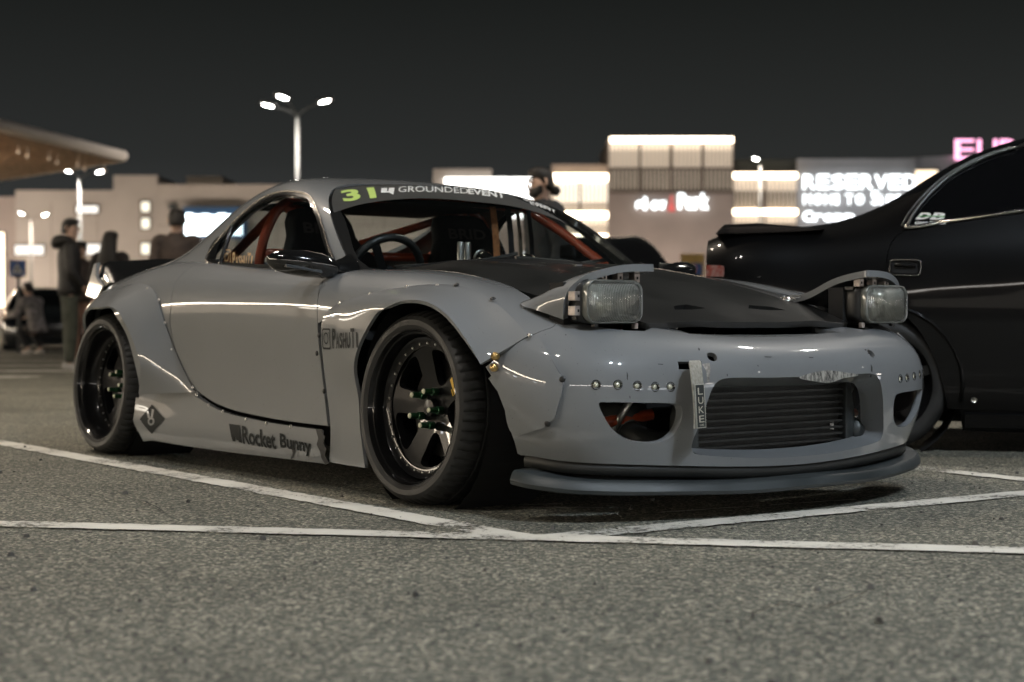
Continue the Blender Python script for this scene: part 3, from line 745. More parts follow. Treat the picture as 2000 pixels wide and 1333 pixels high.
wing2 = empty('added_shop_row', (0, 0, 0)); tag(wing2, 'added row of lit shops on the far right, there to be mirrored in the front bumper', 'building')  # unseen lit row, added to put streaks and points in the bumper
MB().bbox((72, -70, 0), (85, 60, 8)).build('wall', GREYC, wing2)
for i in range(16):
    y0 = -68+i*8; MB().bbox((71.8, y0, 1.0), (71.95, y0+(6.8, 4.0, 7.2, 2.5)[i % 4], 3.4)).build('shop_window', emat('added_row_window', (.95, .97, 1), 2.2 if i % 3 else 5.0), wing2)
    MB().bbox((71.7, y0+1, 5.0), (71.95, y0+3.5, 6.0)).build('added_glow_panel', emat('added_row_glow', (1, .9, .8), 16.0), wing2)
wing3 = empty('added_lit_hall', (0, 0, 0)); tag(wing3, 'added lit hall behind the photographer, there to be mirrored in the bonnet and glass', 'building')  # unseen lit hall, added for reflections in bonnet, bumper and lamps
MB().bbox((-90, -95, 0), (95, -80, 9)).build('wall', STUC2, wing3)
for i in range(20):
    x0 = -88+i*9.2; MB().bbox((x0, -79.95, .8), (x0+(7.5, 5, 8.2)[i % 3], -79.8, 3.6)).build('shop_window', emat('added_hall_window', (1, .90, .76), .9), wing3)
MB().bbox((-35, -79.7, 6.6), (60, -79.5, 7.1)).build('light_strip', emat('added_hall_strip', (1, .95, .88), 30), wing3)  # added strip that draws the bright streak along the sedan's side
for i, (x_, y_) in enumerate(((-30, -12), (-24, -30), (-8, -34), (12, -30), (28, -22), (34, -2), (38, 14), (-38, 8), (-34, 28), (30, 34))):  # extra unseen posts, glowing lenses only, added as specks in the paint
    lamp_post('added far lamp post outside the frame, there to mirror a bright point in the paint, number %s' % ('one', 'two', 'three', 'four', 'five', 'six', 'seven', 'eight', 'nine', 'ten')[i], x_, y_, 8.5, [(-.9, 0, .1, 3.14), (.9, 0, .1, 0)], 0)
# fill lights added on the ground to brighten the facades
FLB = mat('fill_body', (.03, .03, .03), .5)
def fill_light(label, x, y, watts, col, aim=55, size=3.0):
    t = empty('fill_light', (x, y, 0)); tag(t, label, 'fill_light', 'added fill lights in front of the buildings')
    MB().bbox((-size/2, -.12, .05), (size/2, .12, .30)).build('housing', FLB, t, bevel=.02); MB().bbox((-.05, -.05, 0), (.05, .05, .06)).build('foot', FLB, t)
    MB().bbox((-size/2+.05, .121, .09), (size/2-.05, .126, .26)).build('lens', emat('fill_lens', (1, .86, .68), 2.5), t)
    ld = bpy.data.lights.new('fill_lamp', 'AREA'); ld.shape = 'RECTANGLE'; ld.size = size; ld.size_y = .3; ld.energy = watts; ld.color = col; ld.spread = R(150)
    lo = bpy.data.objects.new('fill_lamp', ld); COL.objects.link(lo); lo.parent = t; lo.location = (0, .2, .35); lo.rotation_euler = (R(90+25), 0, 0)
for i, px in enumerate((-250, 60, 330, 560, 760)):
    fill_light('added low fill light washing the tan hall, number %s from the left' % ('one', 'two', 'three', 'four', 'five')[i], (px-1000)/3064.26*109, 109, 480 if i != 0 else 2400, (1, .86, .74), size=6)
for i, px in enumerate((1010, 1300, 1500, 1700, 1950)):
    fill_light('added low fill light washing the shopping centre, number %s from the left' % ('one', 'two', 'three', 'four', 'five')[i], (px-1000)/3064.26*109, 109, (420, 700, 380, 330, 300)[i], (1, .87, .77) if i < 3 else (.9, .93, 1), size=6)

# ------------------------------------------------------------------ slatted canopy top left
WOOD = mat('warm_wood', (.58, .42, .31), .6, noise=.3, nscale=3)
FASC = mat('pale_fascia', (.60, .52, .46), .6, noise=.08)
cn = empty('canopy', (0, 0, 0)); tag(cn, 'slatted wooden canopy roof jutting in from the upper left corner', 'canopy')
T_, NN_, FF_ = Vector((-13.2, 53, 6)), Vector((-1.45, -8.2, 0)), Vector((-6.5, 7.3, 0))
def cp(s, t, z=0): return T_+NN_*s+FF_*t+Vector((0, 0, z))
MB().loft([[cp(0, 0, .0), cp(2.4, 0, .0), cp(2.4, 1.9, .0), cp(0, 1.9, .0)], [cp(0, 0, .22), cp(2.4, 0, .3), cp(2.4, 1.9, .3), cp(0, 1.9, .22)]]).build('roof_slab', mat('canopy_soffit', (.12, .08, .055), .7, noise=.2, nscale=3), cn)
MB().tube([cp(-.01, -.01, .12), cp(2.4, -.01, .16)], .19, 12).build('edge_beam', FASC, cn, True)
MB().tube([cp(-.01, 0, .08), cp(-.01, 1.9, .08)], .16, 12).build('edge_beam', FASC, cn, True)
m_ = MB()
for i in range(46):
    t_ = .02+i*.0405; a, b = cp(.02, t_, -.06), cp(2.4, t_, -.06); m_.tube([a, b], .045, 4)
m_.build('slats', WOOD, cn)['kind'] = 'stuff'
for s_, t_ in ((.95, .75), (1.3, .35), (1.5, 1.1)):
    MB().lathe([(0, -.5), (.10, -.47), (.13, -.36), (.09, -.26), (.015, -.22), (.015, 0)], 12, 'z').build('bulb_lamp', emat('canopy_bulb', (1, .85, .65), 8), cn, True, loc=cp(s_, t_))
    ld = bpy.data.lights.new('bulb_light', 'POINT'); ld.energy = 800; ld.color = (1, .80, .58); ld.shadow_soft_size = .12
    lo = bpy.data.objects.new('bulb_light', ld); COL.objects.link(lo); lo.parent = cn; lo.location = cp(s_, t_, -.85)
for s_, t_ in ((1.15, .98), (1.9, 1.5), (.25, 1.55)):
    MB().tube([cp(s_, t_)*1-Vector((0, 0, 6)), cp(s_, t_)], .16, 14).build('column', FASC, cn, True)
for i in range(7):
    MB().lathe([(0, -.42), (.05, -.40), (.06, -.34), (.02, -.28), (.008, -.26), (.008, 0)], 8, 'z').build('fairy_light', FASC, cn, True, loc=cp(.05+i*.12, .08+.05*(i % 2)))

# ------------------------------------------------------------------ signs
def road_sign(label, x, y, zc, size, cols, shape):
    t = empty('road_sign', (x, y, 0)); tag(t, label, 'road sign', 'square road signs')
    MB().tube([(0, .05, 0), (0, .05, zc+size*.4)], .035, 10).build('post', POLE, t, True)
    h = size/2
    MB().bbox((-h, 0, zc-h), (h, .02, zc+h)).build('board', cols[0], t, bevel=.004)
    MB().bbox((-h*.86, -.012, zc-h*.86), (h*.86, -.002, zc+h*.86)).build('panel', cols[1], t)
    for k_, (poly, c_) in enumerate(shape):
        flat('symbol', [(-h*.86, -.016-.003*k_, zc-h*.86), (h*.86, -.016-.003*k_, zc-h*.86), (h*.86, -.016-.003*k_, zc+h*.86), (-h*.86, -.016-.003*k_, zc+h*.86)], poly2d([poly]), c_, t)
    return t
YEL = mat('sign_yellow', (.55, .36, .10), .5, noise=.1); BLU = mat('sign_blue', (.03, .10, .34), .5, noise=.1); WHT = mat('sign_white', (.7, .7, .68), .5, noise=.08); BLK = mat('sign_black', (.015, .015, .015), .5)
tri = [(.5, .88), (.9, .14), (.1, .14)]
ped = [(.47, .66), (.56, .66), (.58, .46), (.66, .24), (.58, .22), (.50, .40), (.42, .22), (.34, .24), (.44, .46)]
road_sign('square crossing sign with blue panel and white triangle left of the hooded man', -8.82, 28, 1.51, .29, (BLK, BLU), [(tri, WHT), (ped, BLK)])
p2 = [(.22, .1), (.36, .1), (.36, .40), (.64, .40), (.80, .52), (.80, .76), (.64, .90), (.22, .90)]
rs2 = road_sign('yellow square board with blue panel seen beyond the bonnet', 4.14, 36, 1.83, .55, (YEL, YEL), [([(.25, .0), (.95, .0), (.95, .62), (.25, .62)], BLU), ([(.52, .1), (.62, .1), (.72, .45), (.58, .55), (.46, .45)], mat('sign_pink', (.6, .25, .3), .5))])

# ------------------------------------------------------------------ grey wide-bodied sports car
PAINT = mat('grey_paint', (.192, .200, .206), .45, coat=1.0, coat_r=.02, noise=.05, nscale=2.2, spec=.15)
def weathered(m):
    """road dust: sparse dark specks and smudges in the clear coat"""
    n = m.node_tree.nodes; l = m.node_tree.links; b = n['Principled BSDF']; t = n.new('ShaderNodeTexCoord')
    q = n.new('ShaderNodeTexNoise'); q.inputs['Scale'].default_value = 210; q.inputs['Detail'].default_value = 3; l.new(t.outputs['Object'], q.inputs['Vector'])
    r_ = n.new('ShaderNodeMapRange'); r_.inputs[1].default_value = .70; r_.inputs[2].default_value = .76; l.new(q.outputs['Fac'], r_.inputs[0])
    src = b.inputs['Base Color'].links[0].from_socket; mx = n.new('ShaderNodeMix'); mx.data_type = 'RGBA'; mx.inputs[7].default_value = (.045, .045, .042, 1)
    l.new(r_.outputs[0], mx.inputs[0]); l.new(src, mx.inputs[6]); l.new(mx.outputs[2], b.inputs['Base Color'])
    s_ = n.new('ShaderNodeTexNoise'); s_.inputs['Scale'].default_value = 5; s_.inputs['Detail'].default_value = 7; s_.inputs['Roughness'].default_value = .7; l.new(t.outputs['Object'], s_.inputs['Vector'])
    c_ = n.new('ShaderNodeMapRange'); c_.inputs[1].default_value = .35; c_.inputs[2].default_value = .75; c_.inputs[3].default_value = .012; c_.inputs[4].default_value = .075; l.new(s_.outputs['Fac'], c_.inputs[0]); l.new(c_.outputs[0], b.inputs['Coat Roughness'])
    return m
weathered(PAINT)
LIPM = mat('lip_plastic', (.036, .043, .045), .5, noise=.3, nscale=5, rvar=.12, bump=.1, bscale=90)
BLACK = mat('black_gloss', (.008, .008, .008), .12, coat=1.0, rvar=.04, noise=.1)
RUB = mat('black_rubber', (.014, .014, .014), .55, noise=.25, nscale=20)
CARB = mat('carbon_bonnet', (.012, .0125, .012), .36, coat=.7, coat_r=.10, noise=.15, nscale=4, rvar=.05)
DARK = mat('dark_void', (.006, .006, .006), .8)
GUN = mat('dark_metal', (.05, .05, .05), .4, .8, noise=.2)
STEEL = mat('bright_steel', (.55, .54, .52), .3, 1., noise=.15, nscale=30)
CAGE = mat('orange_cage', (.44, .075, .028), .35, coat=.5, noise=.1)
SEATM = mat('seat_cloth', (.010, .010, .011), .85, noise=.3, nscale=60)
DECB = mat('black_vinyl', (.013, .016, .016), .6, noise=.2, nscale=30, spec=.12)
DECW = mat('white_vinyl', (.80, .81, .80), .5, noise=.04)
GOLD = mat('gold_vinyl', (.50, .33, .17), .4, .3, noise=.1)
GREENV = mat('green_vinyl', (.50, .66, .17), .5, noise=.05)
BRASS = mat('brass', (.62, .42, .17), .28, .9, noise=.2, nscale=60)
BARE = mat('bare_primer', (.40, .37, .33), .7, noise=.5, nscale=60, dark=(.14, .13, .12))
GLS = glass('car_glass', (.72, .77, .78), 1.0)
GLW = glass('screen_glass', (.80, .84, .84), .8)
car = empty('sports_car', (.3771, 5.52, 0), R(-(90-37.8345)))
tag(car, 'grey wide-bodied sports coupe with raised pop-up headlights, parked in front', 'car')
VT = BODY.l[-1]
def mu(L): return [(2*UC-u, v) for u, v in L]
def mir(make, *a, **k):
    """both flanks"""
    for s in (False, True): make(*a, mirror=s, **k)

# --- outlines on the body surface (surface parameters)
door_rear = sm([(1.4228, 0.5278), (1.4392, 0.459), (1.4303, 0.3826), (1.4602, 0.2972), (1.5279, 0.2327), (1.6271, 0.1841)], 6)
door_low = sm([(1.6271, 0.1841), (1.7506, 0.1613), (1.897, 0.1478), (2.0805, 0.1415), (2.2581, 0.1366), (2.4466, 0.1348), (2.6293, 0.1346)], 6)
door_front = sm([(2.6293, 0.1346), (2.6108, 0.1924), (2.5955, 0.2613), (2.5892, 0.3234), (2.5859, 0.3933), (2.5808, 0.4522), (2.5708, 0.5143), (2.5435, 0.5738), (2.5108, 0.6333)], 6)
def shrink(L, d=.0022):
    p = np.array(L); q = np.roll(p, 1, 0); r_ = np.roll(p, -1, 0); t = r_-q; t /= np.linalg.norm(t, axis=1)[:, None]+1e-9
    a = .5*np.sum(p[:, 0]*np.roll(p[:, 1], -1)-np.roll(p[:, 0], -1)*p[:, 1]); n = np.stack([-t[:, 1], t[:, 0]], 1)*(1 if a > 0 else -1)
    return [tuple(x) for x in p+n*d]
door_poly = door_rear[:-1]+door_low[:-1]+door_front+[(door_front[-1][0]-.02, VT-.006), (door_rear[0][0]+.03, VT-.006)]
arch_r = [(0.432, 0.0025), (0.3934, 0.1103), (0.4127, 0.233), (0.4705, 0.3703), (0.6055, 0.4536), (0.7598, 0.4733), (0.914, 0.4438), (1.0297, 0.3605), (1.0875, 0.2526), (1.1068, 0.1594), (1.0683, 0.0564)]
quarter = [(.0, VT), (.0, .06), (arch_r[0][0]-.01, .02)] + sm(arch_r, 4) + [(arch_r[-1][0]+.03, .02), (door_low[0][0]+.02, .05)] + door_rear[::-1] + [(door_rear[0][0]+.03, VT)]
def flank(mirror):
    d = panel('door', BODY, shrink(door_poly, .0025), step=.03, m=PAINT, parent=car, thick=.02, mirror=mirror)
    panel('rear_quarter', BODY, shrink(quarter, .0015), step=.035, m=PAINT, parent=car, thick=.02, mirror=mirror)
    fen = door_front[::-1] + [(2.5869, 0.4101)]
    return d
doors = [flank(False), flank(True)]
df = door_front[::-1]
k_up = [p for p in df if p[1] > 0.4017]
hl_edge = [(3.6099, 0.7228), (3.67, 0.7118), (3.7442, 0.6811), (3.804, 0.6428)]
hl_edge2 = [(3.804, 0.6428), (3.8831, 0.6223), (3.9553, 0.6078), (4.0288, 0.6017), (4.0832, 0.6081), (4.1211, 0.6652), (4.1715, 0.788), (4.2078, 0.7881)]
seam = [(3.804, 0.6428), (3.7809, 0.5486), (3.7364, 0.4976), (3.6679, 0.4363), (3.5899, 0.3742)]
under = [(3.7052, 0.4638), (3.657, 0.5035), (3.5405, 0.543), (3.3438, 0.5719), (3.1721, 0.5394), (2.9766, 0.4943), (2.7799, 0.4536), (2.5901, 0.4046)]
fender = k_up[::-1] + [(k_up[0][0]+.01, VT)] + [(u, VT) for u in np.linspace(k_up[0][0]+.1, hl_edge[0][0]-.05, 12)] + hl_edge + seam[1:3] + under[1:]
fender = k_up[::1][::-1] if False else fender
def fend(mirror):
    pts = list(reversed(k_up)) + [(k_up[0][0]+.012, VT)]
    panel('front_fender', BODY, shrink(fender, .0012), step=.028, m=PAINT, parent=car, thick=.02, mirror=mirror)
mir(fend)

# bumper with its openings
arch_edge = [(3.6087, 0.3466), (3.6297, 0.3113), (3.6514, 0.2462), (3.6593, 0.1515), (3.6353, 0.0669), (3.6144, 0.0094)]
half = hl_edge2 + [(4.2591, 0.8087), (4.2574, 0.6351)] + [(UC-.12, VT-.012)]
low_half = [(u, .0) for u in np.linspace(UC, 3.6263, 14)][1:]
right = half + [None]
path_r = [p for p in half] ; path_b = low_half + arch_edge[::-1] + [seam[-1]] + seam[::-1][1:-1]
outl = path_r + [(UC, VT-.012)] + mu(path_r)[::-1] + mu(path_b)[::-1] + [(UC, 0.)] + path_b
outl_b = shrink(outl, .0012)
op_half = [(4.4626, 0.3477), (4.3447, 0.3489), (4.2909, 0.3422), (4.2634, 0.3191), (4.2438, 0.2709), (4.2167, 0.1529), (4.199, 0.0912), (4.2002, 0.0614), (4.2256, 0.0432), (4.3621, 0.0334), (4.5074, 0.0283)]
op = sm([(UC, op_half[0][1])] + op_half + [(UC, op_half[-1][1])] + mu(op_half)[::-1], 3, True)
duct = sm([(3.9236, 0.2443), (3.9422, 0.2518), (4.0323, 0.2473), (4.1331, 0.2406), (4.1539, 0.2227), (4.1555, 0.1723), (4.1382, 0.1214), (4.1029, 0.091), (4.043, 0.0859), (3.9943, 0.1019), (3.9588, 0.1437), (3.9359, 0.1972)], 4, True)
leds = [(3.9164, 0.3157), (3.9736, 0.3157), (4.0257, 0.3118), (4.0758, 0.308), (4.1209, 0.3084)]
hole = sm([(4.253, 0.4562), (4.2701, 0.4651), (4.2832, 0.4548), (4.2808, 0.4312), (4.268, 0.4208), (4.252, 0.4303)], 3, True)
slot = [(4.1484, 0.4143), (4.2257, 0.4195), (4.2232, 0.3843), (4.1485, 0.3799)]
def circ(c, r_, n=14, sx_=1.): return [(c[0]+sx_*r_*math.cos(2*math.pi*i/n), c[1]+r_*math.sin(2*math.pi*i/n)) for i in range(n)]
holes = [op, duct, mu(duct), hole, mu(hole), slot] + [circ(c, .0125) for c in leds] + [circ(c, .0125) for c in mu(leds)]
bumper = panel('front_bumper', BODY, outl_b, holes, step=.026, m=PAINT, parent=car, thick=.016)
# throat of the main opening and of the side ducts
def throat(name, loop, sc, depth, mirror=False, parent=None, drop=0., m=PAINT):
    L = np.array(loop); P = BODY.ev(L[:, 0], L[:, 1])-BODY.nrm(L[:, 0], L[:, 1])*.004; c = P.mean(0)
    rings = [P]
    for t in (.33, .66, 1.):
        Q = c+(P-c)*np.array([1, 1-(1-sc[0])*t, 1-(1-sc[1])*t]); Q[:, 0] = P[:, 0]-depth*t; Q[:, 2] -= drop*t; rings.append(Q)
    rings = [[tuple(p*(1, -1, 1) if mirror else p) for p in r_] for r_ in rings]
    return MB().loft(rings, True, False).build(name, m, parent or bumper, True)
throat('intake_surround', op, (.955, .80), .075, drop=.006)
throat('duct_surround', duct, (.97, .97), .02); throat('duct_surround', duct, (.97, .97), .02, True)
def led(c, mirror):
    s = -1 if mirror else 1; p = BODY.ev(*c)[0]; n = BODY.nrm(*c)[0]; n = n*(1, s, 1); p = p*(1, s, 1)
    q = Vector(n).to_track_quat('Z', 'Y').to_euler()
    o = MB().lathe([(.0095, -.016), (.0105, -.004), (.0135, .0015), (.0145, .0), (.0145, -.012)], 18, 'z').build('led_lamp', BLACK, bumper, True, tuple(p), q)
    MB().lathe([(0, .0), (.006, -.0015), (.009, -.005), (.0095, -.010)], 14, 'z').build('led_lens', mat('led_lens', (.72, .70, .55), .15, .3, coat=1.), bumper, True, tuple(p), q)
for c in leds: led(c, False); led(c, True)
# bolted corner plate ahead of the wheel
plate = [(3.7566, 0.488), (3.7865, 0.4436), (3.8359, 0.3303), (3.8282, 0.2819), (3.8094, 0.1923), (3.774, 0.1503), (3.6704, 0.0996), (3.6627, 0.1325), (3.6633, 0.2164), (3.6432, 0.2881), (3.612, 0.3355), (3.6603, 0.3804), (3.7094, 0.4279)]
for s in (False, True): panel('corner_plate', BODY, plate, step=.025, m=PAINT, parent=car, off=.013, thick=.016, mirror=s)
# black strip under the bumper, then the loose lip
LIPC = [(.50,.850,.104,.150),(.575,.846,.097,.142),(.664,.784,.089,.132),(.750,.655,.081,.122),(.811,.5,.076,.115),(.855,.3,.072,.110),(.875,.12,.070,.108)]
lipc = [(x, -w, a, b) for x, w, a, b in LIPC]+[(x, w, a, b) for x, w, a, b in reversed(LIPC)]
def lipring(x, y, a, b, nx, ny):
    h = b-a; out = []
    for s_, z_ in ((-.10, a+.02), (-.02, a), (.014, a+.001), (.021, a+.10*h), (.024, a+.35*h), (.016, a+.80*h), (.008, a+.96*h), (-.004, b), (-.10, b+.004)):
        out.append((x+nx*s_, y+ny*s_, z_))
    return out
pth = sm([(x, y, a, b) for x, y, a, b in lipc], 6); rings = []
for i, (x, y, a, b) in enumerate(pth):
    p0, p1 = pth[max(i-1, 0)], pth[min(i+1, len(pth)-1)]; tx_, ty_ = p1[0]-p0[0], p1[1]-p0[1]; L_ = math.hypot(tx_, ty_)
    w_ = .0015*math.sin(i*.35)
    rings.append(lipring(x, y, a+w_, b+w_, ty_/L_, -tx_/L_))
half_n = int(len(rings)*.62)
MB().loft(rings[:half_n+1]).build('lip_spoiler', LIPM, car, True, angle=28)
MB().loft(rings[half_n:]).build('lip_spoiler', LIPM, car, True, angle=28)
us = np.linspace(3.6363, 2*UC-3.6363, 70); b0 = BODY.ev(us, us*0+.004); nb = BODY.nrm(us, us*0+.004)
nb[:, 2] = 0; nb /= np.linalg.norm(nb, axis=1)[:, None]
strip = [[tuple(p-n*.012) for p, n in zip(b0, nb)], [tuple(p-n*.004+(0, 0, -.012)) for p, n in zip(b0, nb)], [tuple(p-n*.006+(0, 0, -.036)) for p, n in zip(b0, nb)], [tuple(p-n*.05+(0, 0, -.040)) for p, n in zip(b0, nb)]]
MB().loft(strip, False, False).build('splitter_strip', mat('black_plastic', (.012, .013, .012), .5, noise=.3, nscale=8, rvar=.1), car, True)

# --- over-fenders
def flare(name, outer, lip, bul, mirror):
    net = flare_net(outer, lip, bul); return gridnet(name, net, PAINT, car, 90, 22, mirror=mirror, thick=.012), net
fo = np.concatenate([BODY.ev(*np.array([(2.6217, 0.0068), (2.6541, 0.1298), (2.6221, 0.2491), (2.6134, 0.3606), (2.6586, 0.4388), (2.8395, 0.4973), (3.0063, 0.5346), (3.1384, 0.5689), (3.2855, 0.608), (3.4126, 0.6182), (3.5375, 0.6064), (3.6551, 0.5547), (3.7291, 0.49)]).T)])
fl = [(-0.29, -0.868, 0.095), (-0.316, -0.87, 0.22), (-0.322, -0.876, 0.34), (-0.31, -0.897, 0.45), (-0.172, -0.918, 0.585), (-0.068, -0.935, 0.624), (0.041, -0.945, 0.646), (0.13, -0.948, 0.649), (0.229, -0.95, 0.631), (0.309, -0.95, 0.594), (0.374, -0.95, 0.544), (0.422, -0.948, 0.498), (0.452, -0.942, 0.458)]
fb = [-.002, -.005, -.006, -.002, .001, .005, .006, .006, .006, .005, .004, .003, .001]
of_f = [flare('front_overfender', fo, fl, fb, s) for s in (False, True)]
ro = np.concatenate([BODY.ev(*np.array([(1.6181, 0.1807), (1.5725, 0.2069), (1.4874, 0.2761), (1.4188, 0.3566), (1.3532, 0.4434), (1.2714, 0.5006), (1.145, 0.531), (0.9971, 0.5401), (0.8606, 0.5309)]).T), [(-2.68, -.775, .675), (-2.79, -.745, .52), (-2.82, -.73, .33), (-2.80, -.71, .17)]])
rl = [(-1.935, -0.925, 0.279), (-1.887, -0.94, 0.359), (-1.87, -0.95, 0.416), (-1.893, -0.957, 0.474), (-1.932, -0.962, 0.527), (-1.985, -0.965, 0.579), (-2.054, -0.966, 0.624), (-2.146, -0.962, 0.644), (-2.248, -0.95, 0.642), (-2.56, -0.905, 0.6), (-2.68, -0.84, 0.47), (-2.735, -0.8, 0.32), (-2.73, -0.78, 0.16)]
rb = [.002, .002, .003, .003, .004, .005, .006, .007, .008, .008, .008, .006, .004]
of_r = [flare('rear_overfender', ro, rl, rb, s) for s in (False, True)]
# side skirt
skirt = [(1.095, 0.141), (1.3707, 0.1526), (1.5324, 0.1603), (1.6, 0.1739)] + [(u, v-.010) for u, v in door_low[2:-2]] + [(2.5844, 0.1202), (2.578, 0.0931), (2.6014, 0.0692), (2.5838, 0.0326), (2.6051, 0.0014)] + [(u, .004) for u in np.linspace(2.5879, 1.2383, 10)] + [(1.1464, -0.0074), (1.1197, 0.0354), (1.101, 0.0901)]
for s in (False, True): panel('side_skirt', BODY, skirt, step=.026, m=PAINT, parent=car, off=.010, thick=.02, mirror=s)

# rivets and bolts on the flanges
riv = MB().lathe([(0, .0035), (.004, .003), (.0065, .001), (.007, -.002)], 10, 'z').build('rivet', STEEL, car, True)
rivd = MB().lathe([(0, .003), (.005, .003), (.009, .001), (.0095, -.002)], 12, 'z').build('bolt_head', GUN, car, True)
def put(src, net, uv, off, first=[0], mirror=False):
    p = net.ev(*uv)[0]; n = net.nrm(*uv)[0]; p = p+n*off
    o = src if not src.get('used') else inst(src, car)
    src['used'] = 1; o.location = tuple(p); o.rotation_euler = Vector(n).to_track_quat('Z', 'Y').to_euler(); return o
for uv in [(2.7423, 0.4689), (2.9221, 0.5091), (3.1046, 0.5496), (3.2315, 0.5785), (3.7345, 0.4867), (1.7378, 0.1531), (1.8559, 0.1407), (2.0413, 0.1285), (2.2005, 0.1242), (2.384, 0.1239), (1.3437, 0.4738), (1.4064, 0.3999), (1.4445, 0.3088), (1.6065, 0.1964), (1.6396, 0.1758), (1.1997, 0.5127), (1.0213, 0.521)]: put(riv, BODY, uv, .011)
for uv in [(3.5324, 0.6034), (3.3046, 0.6004), (3.832, 0.334), (3.7877, 0.1683), (2.5857, 0.3234), (2.6195, 0.2251), (2.6082, 0.373)]: put(rivd, BODY, uv, .012)
for k_, q in enumerate([(3.6483, 0.4096), (3.6441, 0.3744)]):
    p = BODY.ev(*q)[0]; n = BODY.nrm(*q)[0]
    MB().lathe([(0, .012), (.004, .012), (.0045, .010), (.010, .010), (.012, .007), (.012, -.004), (.009, -.008)], 20, 'z').build('cartridge_cap', BRASS, car, True, tuple(p+n*.024), Vector(n).to_track_quat('Z', 'Y').to_euler())
# worn spots: bare glass fibre near the caps, scuff above the intake, crack in the skirt
def patch(name, net, px, m, off, parent=car, step=.02): return panel(name, net, px, step=step, m=m, parent=parent, off=off, thick=0)
def worn_mat(name, a, b, sc=70, thr=.5, soft=.08):
    m = bpy.data.materials.new(name); m.use_nodes = True; n = m.node_tree.nodes; l = m.node_tree.links; p = n['Principled BSDF']
    t = n.new('ShaderNodeTexCoord'); q = n.new('ShaderNodeTexNoise'); q.inputs['Scale'].default_value = sc; q.inputs['Detail'].default_value = 8; q.inputs['Roughness'].default_value = .8
    mp = n.new('ShaderNodeMapping'); mp.inputs['Scale'].default_value = (1, 1, .35); l.new(t.outputs['Object'], mp.inputs[0]); l.new(mp.outputs[0], q.inputs['Vector'])
    r_ = n.new('ShaderNodeValToRGB'); r_.color_ramp.elements[0].position = thr-soft; r_.color_ramp.elements[0].color = (*a, 1); r_.color_ramp.elements[1].position = thr+soft; r_.color_ramp.elements[1].color = (*b, 1)
    l.new(q.outputs['Fac'], r_.inputs[0]); l.new(r_.outputs[0], p.inputs['Base Color']); p.inputs['Roughness'].default_value = .75; return m
SCUFF = worn_mat('scuffed_fibre', (.03, .03, .028), (.40, .38, .34))
patch('paint_scuff', BODY, sm([(4.5901, 0.3443), (4.6546, 0.3651), (4.7182, 0.3723), (4.7901, 0.3621), (4.8695, 0.3443), (4.7874, 0.3325), (4.7259, 0.317), (4.6563, 0.3263)], 4, True), SCUFF, .0015)
CHIP = mat('paint_chip', (.03, .03, .03), .7, noise=.3)
crk = [(2.5627, 0.1253), (2.6053, 0.1259), (2.6278, 0.1014), (2.6169, 0.0814), (2.6362, 0.0641), (2.6185, 0.0393), (2.6337, 0.0097), (2.6051, 0.0014), (2.5885, 0.0269), (2.5871, 0.0527), (2.5697, 0.0744), (2.5816, 0.0968)]
patch('skirt_crack', BODY, crk, CHIP, .0115)
for q in [[(4.2318, 0.4885), (4.2368, 0.4827), (4.2315, 0.4714), (4.2279, 0.4745)], [(4.9692, 0.4528), (4.9786, 0.4479), (4.9708, 0.4411), (4.9643, 0.4439)], [(4.9508, 0.3891), (4.9558, 0.3749), (4.9486, 0.3507), (4.944, 0.3585)], [(4.934, 0.3426), (4.9426, 0.3372), (4.94, 0.3285), (4.9343, 0.3316)], [(4.6522, 0.4418), (4.6742, 0.4388), (4.6679, 0.4346), (4.6535, 0.4364)], [(4.4635, 0.4477), (4.4961, 0.4452), (4.4879, 0.441), (4.4666, 0.4424)], [(4.9612, 0.4704), (4.9706, 0.4661), (4.963, 0.4605), (4.9565, 0.4629)], [(4.425, 0.4044), (4.4306, 0.4018), (4.4286, 0.3971), (4.4249, 0.3986)], [(3.9974, 0.3669), (4.0007, 0.3541), (3.9995, 0.331), (3.9973, 0.338)], [(4.0851, 0.4026), (4.1033, 0.4017), (4.0994, 0.3986), (4.0876, 0.399)], [(3.8245, 0.52), (3.8291, 0.5181), (3.8292, 0.5127), (3.8263, 0.5137)], [(4.0028, 0.2756), (4.0061, 0.2715), (4.0054, 0.264), (4.0032, 0.2664)], [(4.3067, 0.3659), (4.3101, 0.3614), (4.3089, 0.353), (4.3066, 0.3555)]]: patch('paint_chip', BODY, q, CHIP, .0012, step=.02)
patch('bare_streak', BODY, [(4.2254, 0.4051), (4.2508, 0.413), (4.2512, 0.3873), (4.2444, 0.3312), (4.2374, 0.331), (4.2362, 0.3757)], BARE, .0013)
patch('skirt_scratch', BODY, [(2.3992, 0.0619), (2.4116, 0.0394), (2.3826, 0.012), (2.3565, 0.0025), (2.386, 0.0298), (2.3824, 0.053)], CHIP, .0115)

# --- bonnet
hood_holes = [[(0.9563, 0.3181), (0.927, 0.4096), (0.9706, 0.4558), (0.9919, 0.3623), (0.9982, 0.2772)]]
hv = [(HOOD.k[0], HOOD.l[0]), (HOOD.k[-1], HOOD.l[0]), (HOOD.k[-1], HOOD.l[-1]), (HOOD.k[0], HOOD.l[-1])]
hm = [[(u, HOOD.l[-1]-v) for u, v in hood_holes[0]]]
hood = panel('bonnet', HOOD, hv, hood_holes+hm, step=.03, m=CARB, parent=car, off=.003, thick=.02)
for q in hood_holes+hm: patch('vent_floor', HOOD, [(u, v) for u, v in q], DARK, -.018, hood)
